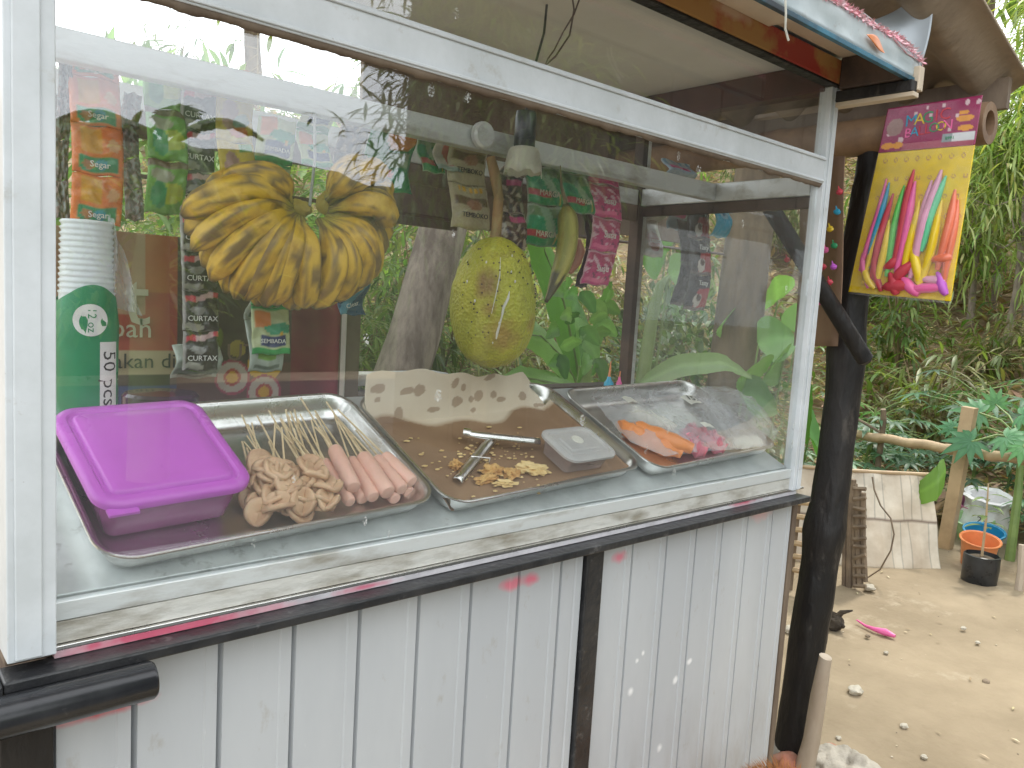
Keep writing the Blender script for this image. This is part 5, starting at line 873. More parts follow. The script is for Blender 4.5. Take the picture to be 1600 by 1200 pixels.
mb = MB(); mb.blob(C0 + Vector((-.012, .012, -.004)), (.022, .013, .012), .25, 2, 3); mb.blob(C0 + Vector((.030, .012, .008)), (.013, .013, .016), .25, 2, 3); mb.col = (.50, .40, .08); mb.c = [(.46, .36, .06)] * len(mb.v); obj('crown', mb, 'banana', t, world=True)
mb = MB(); r_ = at(492, 168, Y=.236); r_.z = 1.405; mb.tube([C0 + Vector((0, 0, .0)), C0.lerp(r_, .5) + Vector((.004, 0, 0)), r_], .0022, 8); tag(obj('cord', mb, 'cord'), 'grey plastic cord holding the banana hand', 'cord')
# breadfruit
FY = .215; c = at(771, 473, Y=FY); top = at(771, 372, Y=FY).z; bot = at(771, 575, Y=FY).z; hh = (top - bot) / 2; rw = (at(836, 473, Y=FY) - at(706, 473, Y=FY)).x / 2 * .79
t = thing('breadfruit', 'large oval green-yellow breadfruit with brown spots hanging by its stalk', 'fruit', c); mb = MB(); pr = []
for i in range(61):
    a = math.pi * i / 60; zz = -math.cos(a); rr = math.sin(a) ** .86; rr *= 1 + .04 * -zz; pr.append((rw * rr + 1e-5, hh * zz))
mb.lathe(pr, 96); mb.v = [tuple(Vector(v) + Vector(v).normalized() * .0016 * mnoise.noise(Vector(v) * 60) + Vector(v).normalized() * .004 * mnoise.noise(Vector(v) * 14)) for v in mb.v]
M['fruit'] = mat('breadfruit_skin', (.50, .47, .05), (.35, .36, .04), 7, .45, bump=2.2, bscale=150, spec=.4, blobs=[((-.052, -.045, .03), (.02, .03, .03), (.24, .13, .06)), ((-.03, -.062, -.055), (.045, .03, .04), (.36, .23, .06)), ((-.05, -.04, -.01), (.012, .03, .02), (.32, .2, .06)), ((.03, -.06, -.03), (.02, .04, .02), (.33, .24, .05))]); obj('body', mb, 'fruit', t)
nt_ = M['fruit'].node_tree; vo = N(nt_, 'ShaderNodeTexVoronoi'); vo.inputs['Scale'].default_value = 190; tcx = N(nt_, 'ShaderNodeTexCoord'); nt_.links.new(tcx.outputs['Object'], vo.inputs['Vector']); bpn = [n for n in nt_.nodes if n.type == 'BUMP'][0]; bpn.inputs['Distance'].default_value = .0022; nt_.links.new(vo.outputs['Distance'], bpn.inputs['Height']); wear(M['fruit'], (.17, .12, .035), 24, .56, .68, (1, 1, 1), .6)
random.seed(30); mb = MB()
for i in range(90):
    a = random.uniform(-math.pi, 0); z = random.uniform(-.9, .9); rr = (math.sqrt(1 - z * z)) ** .86 * rw; p_ = Vector((rr * math.cos(a), rr * math.sin(a), hh * z)); mb.blob(p_, (.0016, .0016, .0016), .4, 2, 1, seed=i)
obj('brown_spots', mb, 'darkwood', t)
mb = MB()
def fsurf(px, py):
    d = ray(px, py); o_ = CC; cc = np.array(c); s_ = np.array([1 / rw, 1 / rw, 1 / hh]) / 1.012; a = (o_ - cc) * s_; b = d * s_; A_ = b @ b; B_ = a @ b; C_ = a @ a - 1; D_ = B_ * B_ - A_ * C_
    return Vector(o_ + d * ((-B_ - math.sqrt(max(0, D_))) / A_) - cc)
mb.tube([fsurf(*q) for q in [(796, 455), (794, 466), (787, 480), (784, 495), (777, 520), (772, 545)]], [.0006, .0022, .0024, .0016, .0022, .0012], 6)
mb.tube([fsurf(*q) for q in [(782, 402), (781, 430), (775, 460), (768, 490)]], [.0004, .0010, .0008, .0004], 5)
for q in [(800, 400), (760, 410), (799, 425), (805, 440), (780, 505), (770, 535), (742, 470), (730, 440)]: mb.blob(fsurf(*q), (.0018, .0018, .003), .5, 2, 1)
obj('latex_drips', mb, 'latex', t)
mb = MB(); s0_ = Vector((at(774, 374, Y=FY).x, FY, top - .006)) - c; mb.tube([s0_, s0_ + Vector((.001, 0, .02)), s0_ + Vector((.002, 0, .075)), s0_ + Vector((.0, .012, .115)), s0_ + Vector((-.004, .02, .140))], [.0105, .009, .0085, .0095, .008], 12); obj('stalk', mb, 'stalk', t)
# single green banana
t = thing('green_banana', 'single green-yellow banana hanging alone by its stem', 'banana', at(882, 322, Y=.22)); pts = [at(*q, Y=.22) for q in [(884, 318), (886, 332), (888, 352), (887, 380), (880, 410), (868, 440), (853, 472)]]
def gcf(s, a):
    cc_ = lerp((.26, .27, .05), (.42, .38, .08), .5 + .5 * math.sin(a * 5)); q = mnoise.noise(Vector((s * 4, math.cos(a), math.sin(a))))
    if s > .78 and q > -.15: cc_ = lerp(cc_, (.05, .04, .03), .85)
    return (.12, .10, .05) if s > .96 or s < .06 else cc_
mb = MB(); pp = []
for i in range(25):
    s = i / 24 * 6; i0 = min(5, int(s)); a0 = pts[max(0, i0 - 1)]; p1_, p2_ = pts[i0], pts[i0 + 1]; a3 = pts[min(6, i0 + 2)]; f = s - i0; pp.append(.5 * ((2 * p1_) + (p2_ - a0) * f + (2 * a0 - 5 * p1_ + 4 * p2_ - a3) * f * f + (3 * p1_ - a0 - 3 * p2_ + a3) * f ** 3))
mb.tube(pp, [.0185 * q for q in [.28, .34, .45, .62, .78, .9, .96, 1, 1, 1, 1, 1, .99, .98, .96, .94, .9, .86, .8, .72, .63, .5, .36, .25, .18]], 25, shape=lambda s, a: 1 + .07 * math.cos(5 * a), cols=gcf); obj('peel', mb, 'banana', t, world=True, auto=0)
mb = MB(); mb.tube([pts[0], pts[0] + Vector((-.004, .01, .03)), Vector((pts[0].x - .004, .236, 1.406))], [.004, .0025, .001], 8); obj('stem', mb, 'stemdry', t, world=True)
mb = MB(); mb.tube([at(903, 375, Y=.25), at(905, 392, Y=.25), at(899, 410, Y=.25), at(890, 426, Y=.25)], [.006, .012, .011, .005], 14); tag(obj('brown_pod', mb, 'redpod'), 'reddish brown pod hanging behind the single banana', 'fruit') if 'redpod' in M else tag(obj('brown_pod', mb, mat('redpod', (.35, .14, .08), rough=.5)), 'reddish brown pod hanging behind the single banana', 'fruit')
# bulb
q = at(819, 232, Y=.2); t = thing('light_bulb', 'white unlit light bulb with jagged open bottom in a black socket', 'light bulb', q); mb = MB()
mb.lathe([(.006, .062), (.0165, .060), (.018, .050), (.018, .0), (.0165, -.004), (.004, -.006)], 28); obj('socket', mb, 'blackplastic', t)
mb = MB(); mb.lathe([(.014, .002), (.0215, -.001), (.025, -.006), (.027, -.016), (.0295, -.026), (.0315, -.038)], 56, cap=False); mb.v = [(x, y, z - (.012 * max(0, mnoise.noise(Vector((math.atan2(y, x) * 2.2, 3, 1))) + .25) if z < -.037 else 0)) for x, y, z in mb.v]; o = obj('bulb_body', mb, 'bulbwhite', t); s_ = o.modifiers.new('s', 'SOLIDIFY'); s_.thickness = .0015
mb = MB(); mb.tube([(0, 0, .06), (.002, 0, .10), (.02, -.01, .19), (.05, .02, .26)], .0022, 8); obj('cable', mb, 'blackplastic', t)
# ------------------------------------------------------------------ sachets
def E(u, v, a, b, rx, ry): return ((u - a) / rx) ** 2 + ((v - b) / ry) ** 2 < 1
def B_(u, v, x0, x1, y0, y1): return x0 < u < x1 and y0 < v < y1
def a_orange(u, v):      # v from the bottom
    c = (.78, .20, .05)
    if B_(u, v, .12, .9, .06, .36) and not (E(u, v, .1, .06, .05, .05)): c = (.05, .30, .14)
    if E(u, v, .30, .2, .12, .09): c = (.45, .20, .10)
    if E(u, v, .56, .22, .12, .11): c = (.05, .30, .40)
    if B_(u, v, .15, .55, .46, .95): c = (.70, .32, .04)
    if E(u, v, .8, .6, .12, .14): c = (.75, .40, .2)
    return c
def a_coffee(u, v):
    c = (.055, .045, .04)
    if abs(v - .86 - .16 * (u - .5) ** 1) < .07: c = (.62, .05, .09) if u < .35 or u > .85 else (.62, .42, .42)
    if E(u, v, .4, .55, .22, .10): c = (.30, .30, .28)
    if E(u, v, .3, .12, .28, .09): c = (.34, .33, .28)
    if u < .06 or v < .03: c = (.42, .40, .38)
    return c
def a_yellow(u, v):
    c = (.62, .46, .04)
    if E(u, v, .35, .5, .22, .3): c = (.45, .25, .22)
    if E(u, v, .65, .4, .22, .13): c = (.25, .38, .33)
    if E(u, v, .6, .2, .25, .1): c = (.66, .18, .08)
    if B_(u, v, .55, .95, .82, .97): c = (.10, .34, .06)
    return c
def a_juice(u, v):
    c = (.55, .62, .34)
    if v < .13 or v > .93: c = (.04, .36, .10)
    if B_(u, v, .05, .5, .55, .92): c = (.82, .26, .06)
    if E(u, v, .7, .55, .4, .12): c = (.05, .40, .22)
    if B_(u, v, .2, .88, .17, .42): c = (.04, .05, .18)
    if E(u, v, .75, .45, .06, .05): c = (.8, .5, .05)
    return c
def a_green(u, v):
    c = (.03, .28, .09)
    if E(u, v, .3, .6, .3, .22): c = (.05, .34, .16)
    if v > .72: c = (.18, .30, .14)
    if abs((u - .55) * 1.0 + (v - .6) * .5) < .13 and v > .25: c = (.30, .46, .30)
    if B_(u, v, .04, .66, .20, .38): c = (.5, .07, .08) if not B_(u, v, .55, .66, .2, .38) else (.05, .07, .06)
    if B_(u, v, .82, .87, .04, .34): c = (.6, .45, .05)
    if v < .03 or v > .96 or u < .03 or u > .97: c = (.42, .5, .38)
    return c
def a_lime(u, v):
    c = (.16, .40, .06)
    if E(u, v, .6, .4, .35, .2): c = (.45, .55, .06)
    if E(u, v, .3, .35, .2, .25): c = (.04, .28, .10)
    if v > .85: c = (.16, .10, .05)
    if E(u, v, .35, .72, .3, .12): c = (.40, .42, .30)
    return c
def a_pink(u, v):
    c = lerp((.66, .08, .26), (.45, .08, .15), v)
    s = mnoise.noise(Vector((u * 7 + v * 5, v * 5, 3)))
    if s > .18 and .2 < v < .85: c = (.75, .48, .55)
    if s < -.3 and .15 < v < .6: c = (.16, .06, .12)
    if B_(u, v, .05, .8, .08, .22): c = (.78, .18, .34)
    if v < .035 or v > .95 or u < .03: c = (.66, .40, .45)
    return c
def a_choc(u, v):
    c = (.14, .085, .065); s = mnoise.noise(Vector((u * 6, v * 7, 9)))
    if s > .15: c = (.45, .38, .30)
    if s < -.25: c = (.07, .05, .06)
    if B_(u, v, .35, .95, .74, .9): c = (.55, .08, .22)
    if v < .03 or v > .97 or u < .03: c = (.5, .40, .38)
    return c
def a_tan(u, v):
    c = (.50, .44, .28)
    if B_(u, v, .2, .85, .84, .93): c = (.78, .45, .04) if math.sin(u * 40) > -.5 else c
    if B_(u, v, .08, .95, .50, .72): c = (.20, .14, .07)
    if E(u, v, .55, .55, .2, .12): c = (.38, .20, .12)
    if v < .03 or v > .97: c = (.60, .54, .38)
    return c
def a_straw(u, v):
    c = (.56, .52, .44)
    if E(u, v, .5, .58, .22, .26) or E(u, v, .6, .3, .2, .12): c = (.55, .14, .12)
    if E(u, v, .8, .6, .14, .12): c = (.12, .3, .16)
    if v < .12: c = (.35, .46, .40)
    return c
def a_red(u, v):
    c = (.03, .022, .022)
    if B_(u, v, .3, 1, .0, .62) and (u - .3) > (.25 * (v - .3)): c = (.42, .04, .05)
    if E(u, v, .42, .30, .17, .20): c = (.62, .56, .50)
    if E(u, v, .44, .38, .11, .09): c = (.10, .05, .03)
    if v < .1: c = (.16, .12, .11)
    return c
def a_cyan(u, v):
    c = (.06, .38, .56)
    if E(u, v, .5, .68, .3, .17): c = (.28, .48, .60)
    if E(u, v, .5, .7, .16, .1): c = (.04, .16, .28)
    return c
def a_lblue(u, v):
    c = (.40, .52, .62)
    if B_(u, v, .08, .7, .4, .58): c = (.68, .14, .34)
    if v > .66: c = (.25, .42, .55) if math.sin(u * 25) > 0 else (.5, .58, .62)
    return c
def a_ladu(u, v):
    c = (.52, .52, .46)
    if B_(u, v, .12, .9, .2, .76): c = (.52, .46, .36)
    if E(u, v, .5, .42, .3, .28): c = (.38, .12, .06)
    if v < .17: c = (.58, .60, .58)
    return c
def a_noodle(u, v):
    c = (.02, .24, .09)
    if E(u, v, .65, .78, .38, .20): c = (.72, .25, .04)
    if B_(u, v, .3, .95, .38, .56): c = (.30, .40, .28)
    if E(u, v, .45, .26, .16, .06): c = (.6, .1, .06)
    if E(u, v, .2, .5, .18, .4): c = (.10, .30, .12)
    return c
def a_blue(u, v):
    c = (.015, .07, .16)
    if abs(u - .3 - (v - .3) * .8) < .14: c = (.12, .32, .42)
    return c
def a_back(u, v):
    c = (.46, .52, .46)
    if B_(u, v, .2, .75, .25, .9): c = (.22, .42, .08)
    if B_(u, v, .1, .9, .06, .14): c = (.15, .18, .15)
    return c
def a_darkmix(u, v):
    s = mnoise.noise(Vector((u * 4, v * 8, 5))); return (.10, .075, .06) if s < 0 else (.24, .16, .14) if s < .25 else (.30, .32, .32)
def a_dark(u, v): return (.045, .04, .042) if abs(v - .5) < .46 else (.12, .11, .11)
def strip(name, label, x0, x1, y0, y1, n, Y, art, txt=None, lean=0, cat='sachet strip', grp='sachet strips hanging inside the cart', tm='inkwhite', tv=.5, th=.16, nxt=22, X=None, bulge=.10, hook=True, trot=0, rz=0):
    yc_ = (y0 + y1) / 2
    if X is None: pl, pr_, ptop, pbot = at(x0, yc_, Y=Y), at(x1, yc_, Y=Y), at((x0 + x1) / 2, y0, Y=Y), at((x0 + x1) / 2, y1, Y=Y)
    else:
        c_ = at((x0 + x1) / 2, yc_, X=X); Y = c_.y; pl, pr_, ptop, pbot = at(x0, yc_, Y=Y), at(x1, yc_, Y=Y), at((x0 + x1) / 2, y0, Y=Y), at((x0 + x1) / 2, y1, Y=Y)
    W_ = pr_.x - pl.x; H_ = ptop.z - pbot.z; h = H_ / n; t = thing(name, label, cat, (0, 0, 0), grp); random.seed(int(x0 * 3 + y0)); nsx = int(math.ceil(n - 1e-6))
    for k in range(nsx):
        fr = min(1, n - k) if k == nsx - 1 else 1        # the top sachet may be cut off
        zt = -H_ + (k + fr) * h; zb = -H_ + k * h; tw = random.uniform(-.06, .06); mb = MB(); ny = 26
        def fn(u, v, zb=zb, zt=zt, k=k, tw=tw):
            w_ = math.sin(math.pi * min(1, max(0, u))) ** .5 * math.sin(math.pi * v) ** .5; s = (k + v) / n
            return Vector(((u - .5) * W_ * (1 - .03 * w_) + lean * W_ * (1 - s), -bulge * W_ * w_ + tw * (u - .5) * W_ + .003 * mnoise.noise(Vector((u * 5, v * 5, k + x0))) + .012 * math.sin(s * 5 + x0), zb + (zt - zb) * v + .0015 * math.sin(u * 9 + k)))
        mb.grid(fn, nxt, ny, cf=lambda u, v, fr=fr: art(u, v * fr)); o = obj('sachet', mb, 'print', t); s_ = o.modifiers.new('s', 'SOLIDIFY'); s_.thickness = .0012
        if txt and fr > .6:
            mt = T((lean * W_ * (1 - (k + tv) / n)), -bulge * W_ - .003 + .012 * math.sin((k + tv) / n * 5 + x0), zb + (zt - zb) * tv) @ Ro(90, 'X') @ Ro(trot, 'Z'); tb = MB(); tb.text(txt, th * W_ * 1.4, mt, 0, .0004); obj('lettering', tb, tm, o, smooth=False)
    t.location = (ptop.x, Y, ptop.z); t.rotation_euler = (0, 0, R3(rz)); return t
MR = .272
strip('sachet_strip', 'orange sachet strip with green bands at the far left', 110, 191, 62, 352, 3.72, MR, a_orange, 'Segar', tv=.20, th=.13)
strip('sachet_strip', 'narrow dark mixed sachet strip just right of the orange strip', 193, 222, 146, 345, 4, MR + .02, a_darkmix)
strip('sachet_strip', 'bright green sachet strip between the orange and the black strips', 229, 291, 120, 335, 2.6, MR + .01, a_lime)
strip('sachet_strip', 'long black coffee sachet strip left of the bananas', 287, 343, 98, 578, 7.6, MR + .004, a_coffee, 'CURTAX', tv=.33, th=.15, lean=.03)
strip('packet', 'white printed back of a packet behind the black coffee strip', 272, 344, 540, 592, 1, MR + .02, a_back, grp=None, cat='packet')
strip('sachet_strip', 'yellow sachet strip above the left end of the bananas', 344, 402, 112, 305, 2.3, MR, a_yellow)
strip('sachet_strip', 'green and orange juice sachet strip falling behind the bananas', 401, 459, 186, 553, 4.9, MR + .01, a_juice, 'SEMBADA', tv=.29, th=.11, lean=-.02)
strip('sachet_strip', 'pale green packet strip half hidden behind the green and orange strip', 387, 441, 470, 580, 1.4, MR + .03, a_back)
strip('noodle_packet', 'green instant noodle packet with an orange picture above the bananas', 578, 648, 188, 300, 1, MR + .03, a_noodle, cat='packet', grp=None)
strip('sachet_strip', 'small orange and green sachets high above the right side of the bananas', 470, 520, 168, 262, 1.6, MR, a_juice, tv=.3)
strip('sachet_strip', 'brown sachet strip between the bananas and the noodle packet', 528, 572, 178, 300, 2, MR + .02, a_choc)
strip('packet', 'dark green packet left of the strawberry packet', 658, 692, 210, 272, 1, MR + .03, a_green, cat='packet', grp=None)
strip('packet', 'pale packet with a red strawberry picture', 684, 724, 212, 268, 1, MR + .01, a_straw, cat='packet', grp=None, lean=-.04)
strip('sachet_strip', 'tan sachet strip left of the breadfruit stalk', 708, 768, 218, 360, 2.0, MR, a_tan, 'TEMBOKO', tm='ink', tv=.30, th=.10, lean=-.03)
strip('sachet_strip', 'brown and pink sachet strip right of the breadfruit stalk', 783, 824, 262, 392, 2.2, MR, a_choc, lean=-.03)
strip('sachet_strip', 'green sachet strip with red bands, longer one beside the bulb', 826, 882, 240, 386, 2.3, MR, a_green, 'MARGA', tv=.29, th=.12, tm='inkcream', lean=-.04)
strip('sachet_strip', 'green sachet strip with red bands, shorter one above the single banana', 884, 928, 246, 335, 1.4, MR, a_green, 'MARGA', tv=.29, th=.12, tm='inkcream')
strip('sachet_strip', 'hot pink sachet strip beside the rear corner post', 926, 972, 262, 447, 3.5, MR, a_pink, 'Susu', tv=.5, th=.16, lean=-.06)
strip('sachet_strip', 'plain black sachet strip behind the hot pink strip', 913, 930, 330, 450, 2, MR + .03, a_dark)
strip('sachet_strip', 'white packet strip with a brown jar picture outside the end pane', 1003, 1036, 332, 402, 1.2, None, a_ladu, 'LADAKU', X=1.42, tv=.42, th=.10, lean=0)
strip('sachet_strip', 'light blue sachet with a pink band outside the end pane', 1050, 1081, 312, 360, 1, None, a_lblue, X=1.42)
strip('sachet_strip', 'black and red coffee sachet strip with white cups outside the end pane', 1084, 1117, 308, 486, 3.2, None, a_red, 'Tasty', X=1.43, tv=.78, th=.14, lean=-.10)
strip('sachet_strip', 'plain black sachet strip left of the black and red one', 1064, 1090, 345, 478, 2, None, a_dark, X=1.45, lean=-.05)
strip('sachet_strip', 'cyan sachet strip beside the dark trunk', 1115, 1141, 314, 372, 1, None, a_cyan, X=1.44)
strip('sachet_strip', 'dark blue sachet hanging just below the right end of the bananas', 534, 574, 440, 492, 1, .40, a_blue, 'Clear', cat='sachet', grp=None, tv=.3, th=.16, trot=20)
strip('sachet_strip', 'very dark sachet strip pressed against the left corner post', 88, 110, 90, 342, 4, MR + .02, a_darkmix)
strip('packet', 'small blue-grey packet lying on the back rail near the corner', 1040, 1085, 252, 278, 1, .40, a_lblue, cat='packet', grp=None)
# cup pack
q = at(136, 480, Y=.235); t = thing('cup_pack', 'tall pack of clear plastic cups, lower part printed green', 'cup pack', q); zt, zb = at(136, 345, Y=.235).z, at(136, 655, Y=.235).z; rT, rB = (at(184, 360, Y=.235) - at(100, 360, Y=.235)).x / 2, (at(186, 600, Y=.235) - at(88, 600, Y=.235)).x / 2
zm = at(136, 457, Y=.235).z; mb = MB(); pr = []
for k in range(60):
    s = k / 59; z = zm - .05 + (zt - zm + .05) * s; pr.append((rT * (1.08 - .12 * s) + .0016 * math.sin(k * math.pi / 1.5) * (s > .35), z - q.z))
mb.lathe(pr + [(rT * .8, zt - q.z), (.0, zt - q.z + .002)], 40); obj('cup_stack', mb, 'cupplastic', t, auto=0)
mb = MB(); mb.lathe([(.001, zb - q.z), (rB * .9, zb - q.z + .002), (rB, zb - q.z + .02), (rB * 1.0, -.02), (rB * .93, zm - q.z)], 48, shape=lambda a, z: 1 + .02 * math.sin(a * 9 + z * 40)); mb.v = [(x, y, z - (.010 * math.cos(2 * math.atan2(y, x)) if z > .005 else 0)) for x, y, z in mb.v]; M['greenprint'] = mat('green_sleeve', (.03, .26, .115), (.025, .21, .09), 12, .3, bump=.5, bscale=18); obj('green_sleeve', mb, 'greenprint', t)
def cyl(u, z, r_): a = -math.pi / 2 + u / r_; return Vector((math.cos(a) * r_ * 1.02, math.sin(a) * r_ * 1.02, z))
zc = at(127, 500, Y=.235 - rB).z - q.z; mb = MB(); uc = -.004; mb.add([cyl(uc, zc, rB)] + [cyl(uc + .019 * math.cos(a * math.pi / 16), zc + .019 * math.sin(a * math.pi / 16), rB) for a in range(32)], [(0, 1 + i, 1 + (i + 1) % 32) for i in range(32)]); obj('round_label', mb, 'inkwhite', t)
z5 = at(147, 600, Y=.235 - rB).z - q.z; mb = MB(); mb.grid(lambda u, v: cyl(.006 + .024 * u, z5 - .045 + .095 * v, rB), 8, 4); obj('count_label', mb, 'inkwhite', t)
def wraptext(st, size, u0, z0, rot, r_, mi_):
    tb = MB(); tb.text(st, size, Ro(rot, 'Z'), 0, .0002); tb.v = [tuple(cyl(u0 + x, z0 + y, r_ * (1.006 + z * 2))) for x, y, z in tb.v]; return tb
obj('lettering', wraptext('50 pcs', .026, .018, z5 + .006, -90, rB, 0), 'ink', t, smooth=False); obj('lettering', wraptext('12 oz', .013, uc + .001, zc, -90, rB, 0), 'greenprint', t, smooth=False)
mb = MB(); mb.grid(lambda u, v: (rT * .8 + .04 * u * v + .0, -.01 + .014 * math.sin(u * 9 + v * 6), zt - q.z + .01 - v * .11 - .012 * u), 14, 10); obj('film_flap', mb, 'bag', t)
# ------------------------------------------------------------------ banner behind the left half
BY = .52; bx0, bx1 = at(60, 500, Y=BY).x, at(531, 560, Y=BY).x; bz1, bz0 = at(300, 372, Y=BY).z, at(300, 640, Y=BY).z
def pu(px, py): p_ = at(px, py, Y=BY); return ((p_.x - bx0) / (bx1 - bx0), (p_.z - bz0) / (bz1 - bz0))
K = {n_: pu(*p_) for n_, p_ in dict(redR=(276, 500), redB=(230, 548), creB=(230, 585), blue=(260, 612), dk0=(345, 500), dk1=(455, 500), can=(380, 560)).items()}
e1, e2, ey, ea = pu(364, 590), pu(412, 612), pu(414, 568), pu(372, 545)
def ban(u, v):
    if u < K['redR'][0]:
        c = (.46, .075, .055)
        if v < K['redB'][1]: c = (.56, .45, .30)
        if v < K['creB'][1]: c = (.09, .07, .06)
        if v < K['creB'][1] - .06 and abs(u - .38) < .16: c = (.08, .10, .22)
        if v > .55 and u < K['redR'][0] - .10: c = lerp(c, (.55, .42, .28), .7)
        if v > .68 and u > K['redR'][0] - .10: c = (.52, .13, .05)
    elif u < K['dk1'][0]:
        c = (.085, .05, .04)
        if v < .28: c = (.13, .055, .045)
    else: c = lerp((.20, .025, .04), (.36, .03, .065), min(1, max(0, (u - K['dk1'][0] - .08) / .12)))
    asp = (bz1 - bz0) / (bx1 - bx0)
    for (cu, cv), rr, cl in [(ey, .062, (.60, .36, .03)), (ea, .03, (.42, .33, .06))]:
        if math.hypot(u - cu, (v - cv) * asp) < rr: c = cl
    for (cu, cv) in (e1, e2):
        d = math.hypot(u - cu, (v - cv) * asp)
        if d < .062: c = (.38, .05, .10)
        if d < .054: c = (.52, .44, .38)
        if d < .030: c = (.42, .06, .05)
        if d < .020: c = (.66, .36, .04)
    return c
t = thing('vinyl_banner', 'red and dark printed vinyl banner closing the left part of the cart back', 'banner', ((bx0 + bx1) / 2, BY, bz0))
mb = MB(); mb.grid(lambda u, v: (bx0 + (bx1 - bx0) * u, BY + .004 * math.sin(u * 14) * math.sin(v * 3 + 1), bz0 + (bz1 - bz0) * v), 230, 110, cf=ban); o = obj('banner_sheet', mb, 'vinyl', t, world=True); s_ = o.modifiers.new('s', 'SOLIDIFY'); s_.thickness = .0012
mb = MB(); FX = Ro(90, 'X')
for st, sz, px, mi in [('t', .125, (213, 470), 0), ('bah', .044, (206, 514), 0), ('nakan di P.', .034, (236, 565), 1), ('UT', .042, (378, 552), 2)]:
    p_ = at(*px, Y=BY - .007); mb.text(st, sz, T(*p_) @ FX, mi, .0004)
obj('lettering', mb, ['inkcream', 'ink', mat('brown_ink', (.24, .15, .11))], t, world=True, smooth=False)
t = thing('wooden_post', 'brown wooden post behind the trays at the banner edge', 'post', (*at(543, 600, Y=BY)[:2], .80)); mb = MB(); p_ = at(544, 600, Y=BY - .01); mb.box(p_.x - .014, p_.x + .016, BY - .02, BY + .012, .80, at(556, 470, Y=BY).z + .22); obj('post', mb, 'brownwood', t, world=True, smooth=False)
mb = MB(); mb.box(p_.x - .0165, p_.x - .0145, BY - .022, BY - .006, .81, 1.22); obj('edge_strip', mb, 'latex', t, world=True, smooth=False)
mb = MB(); a_ = at(552, 581, Y=.60); b_ = at(700, 594, Y=.60); mb.box(a_.x, b_.x, .60, .66, a_.z - .030, a_.z - .006); tag(bev(obj('white_board', mb, 'whitedirt', smooth=False), .002), 'white board edge behind the back rim of the middle tray', 'board')
mb = MB(); mb.box(a_.x - .01, b_.x + .5, .52, .585, a_.z - .075, a_.z - .036); tag(bev(obj('dark_board', mb, 'darkwood', smooth=False), .002), 'dark wooden board behind the middle tray', 'board')
q = at(252, 613, Y=.31); mb = MB(); mb.lathe([(.045, -.05), (.05, -.02), (.05, -.004), (.046, .0), (0, .002)], 36, c=q); tag(obj('dark_bowl', mb, mat('dark_purple_plastic', (.06, .015, .06), rough=.15)), 'dark purple bowl peeking up behind the purple box', 'bowl')
# ------------------------------------------------------------------ ginger cat below, only its back reaches the picture
q = at(1160, 1207, Y=-.16); cz = q.z; t = thing('cat', 'ginger cat whose furry back just shows at the bottom edge', 'cat', (q.x, q.y, 0)); mb = MB(); X_, Y_ = q.x, q.y
k_ = cz / .27
pts = [(X_ - .20, Y_, .66), (X_ - .13, Y_, .82), (X_ - .05, Y_, .93), (X_ + .03, Y_, .90), (X_ + .12, Y_, .84), (X_ + .17, Y_, .86)]
mb.tube([(x, y, (z * cz) - .075 * (1 if z > .7 else .7)) for x, y, z in pts], [.03, .062, .068, .066, .055, .035], 20, shape=lambda s, a: 1 + .05 * math.sin(a * 2)); mb.blob((X_ + .22, Y_, cz * .86 - .10), (.048, .042, .042), .05, 1, 3); mb.blob((X_ + .262, Y_, cz * .86 - .115), (.018, .018, .014), .0, 1, 3)
for s in (-1, 1):
    mb.tube([(X_ + .205, Y_ + s * .026, cz * .86 - .07), (X_ + .205, Y_ + s * .032, cz * .86 - .035)], [.016, .003], 8); mb.tube([(X_ + .12, Y_ + s * .03, cz * .7), (X_ + .125, Y_ + s * .032, cz * .35), (X_ + .12, Y_ + s * .032, .02), (X_ + .14, Y_ + s * .032, .012)], [.024, .016, .014, .014], 10)
    mb.tube([(X_ - .13, Y_ + s * .035, cz * .68), (X_ - .10, Y_ + s * .042, cz * .42), (X_ - .17, Y_ + s * .042, cz * .25), (X_ - .145, Y_ + s * .042, .02), (X_ - .12, Y_ + s * .042, .012)], [.036, .028, .015, .014, .014], 10)
mb.tube([(X_ - .19, Y_, cz * .64), (X_ - .27, Y_, cz * .55), (X_ - .34, Y_, cz * .45), (X_ - .38, Y_ + .01, cz * .5)], [.018, .014, .013, .010], 10); obj('body', mb, 'fur', t, world=True, auto=0)
random.seed(44); mb = MB()
for i in range(2600):
    s = random.uniform(-.12, .16); a = random.uniform(.2, 2.94); c_ = Vector((X_ + s, Y_, .9 * cz - .075)); d = Vector((random.uniform(-.25, .25), math.cos(a), math.sin(a))).normalized(); mb.leaf(c_ + d * .058, d + Vector((-.35, 0, .1)), (1, 0, .2), random.uniform(.018, .034), .0012, .2, 2)
obj('fur', mb, 'fur', t, world=True)
# ------------------------------------------------------------------ behind the photographer, mirrored in the glass; house and bank are added
t = thing('added_house', 'unseen dark timber house added to darken the reflection in the panes', 'house', (7, -4.2, 0)); mb = MB()  # unseen house, added so the right-hand panes reflect something dark
for k in range(32): mb.box(3.35 + k * .25, 3.35 + k * .25 + .242, -3.85 - .008 * (k % 3), -3.80 - .008 * (k % 3), 0, 4.3)
obj('wall', mb, 'house', t, world=True, smooth=False); mb = MB()
mb.box(3.1, 11.6, -3.75, -3.1, 4.25, 4.33); mb.box(3.0, 11.6, -4.8, -3.8, 4.3, 4.4); obj('roof', mb, 'brownwood', t, world=True, smooth=False)
mb = MB(); mb.box(3.35, 3.45, -4.6, -3.86, 0, 4.28); obj('side_wall', mb, 'house', t, world=True, smooth=False)
mb = MB(); mb.box(4.6, 5.5, -3.79, -3.76, .05, 2.05); obj('door', mb, 'darkwood', t, world=True, smooth=False)
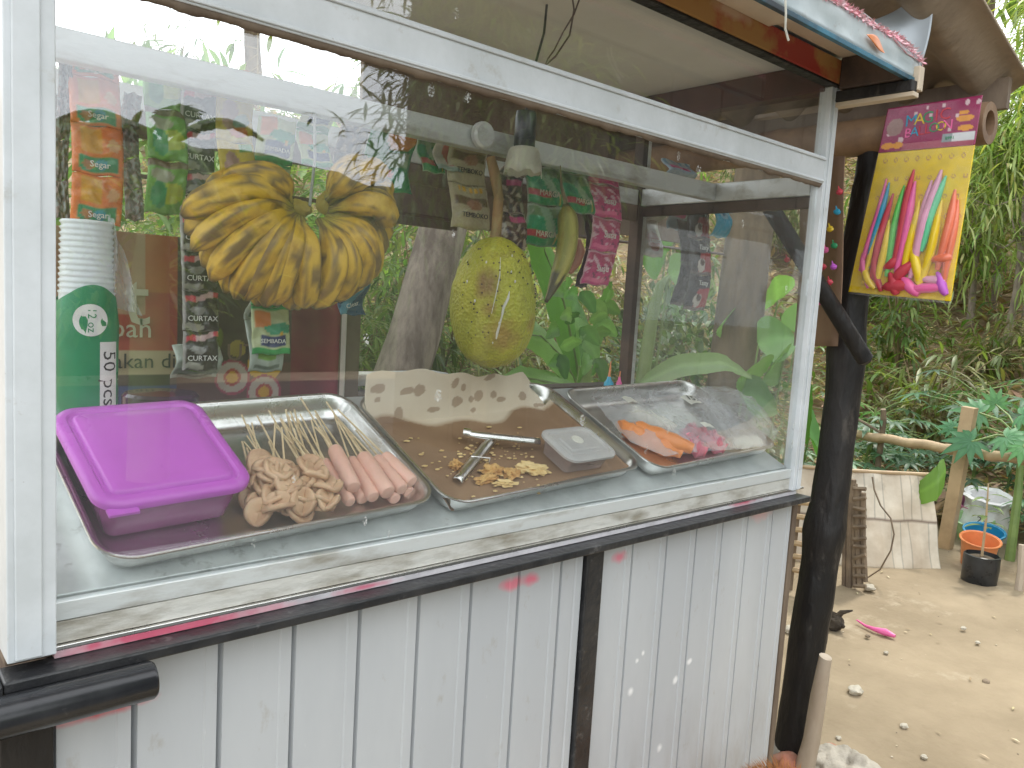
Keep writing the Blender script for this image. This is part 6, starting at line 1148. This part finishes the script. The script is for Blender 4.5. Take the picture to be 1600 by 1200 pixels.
for x in (3.5, 6.8):
    mb = MB(); mb.box(x, x + .8, -3.79, -3.765, 1.0, 2.0); obj('window', mb, 'blackplastic', t, world=True, smooth=False)
tree(81, 'tree', 'small feathery tree at the corner of the added timber house, mirrored in the panes', (3.25, -3.4, 0), 2.2, .05, (0, 0, 2.5, .85, .5, 1.2), 4200, .18, .15, GR, tm='barkdark', clumps=30)
tree(84, 'tree', 'low bushy tree straight across the lane', (-.4, -8.5, 0), 1.0, .12, (0, 0, 1.5, 3.6, 1.0, 1.25), 2900, .34, .25, GR, tm='barkdark', clumps=40)
tree(85, 'tree', 'low bushy tree left across the lane', (-6.4, -8.5, 0), 1.0, .12, (0, 0, .9, 3.4, 1.2, 1.5), 1800, .36, .28, GR, tm='barkdark', clumps=34)
t = thing('banana_plant', 'banana plant across the lane with big torn leaves, mirrored in the panes', 'plant', (1.25, -3.9, 0)); st = MB(); lf = MB(); st.tube([(0, 0, 0), (0, 0, 1.2), (.05, 0, 1.9)], [.12, .10, .05], 12); random.seed(19)
for k in range(7):
    th = k * 2.4 + .5; el = (.9, .5, 1.15, .35, .8, .2, .6)[k]; d = Vector((math.cos(th), math.sin(th) * .6, 0)); pts = [Vector((.05, 0, 1.85)) + d * .95 * s * math.cos(el) + Vector((0, 0, .95 * s * math.sin(el) - .6 * s * s)) for s in [i / 8 for i in range(9)]]
    st.tube(pts, [.02 * (1 - .8 * i / 8) for i in range(9)], 6, cap=False); bigleaf(lf, pts[1:], .30, (.08, .14, .035), 26, 6, ragged=.28)
obj('stem', st, 'stem', t); obj('leaves', lf, 'leaf', t)
mb = MB(); mb.grid(lambda u, v: (-22 + 34 * u, -9.2 - 5 * v, -.1 + (3.25 + .3 * mnoise.noise(Vector((u * 12, 0, 0)))) * min(1, v * 2.2) ** .7 + .15 * mnoise.noise(Vector((u * 50, v * 5, 0)))), 120, 14); tag(obj('added_bank', mb, mat('added_bank_green', (.07, .095, .03), (.04, .055, .02), 5, .95, bump=3)), kind='structure')  # unseen bank, added to hide the low sky from the pane reflections
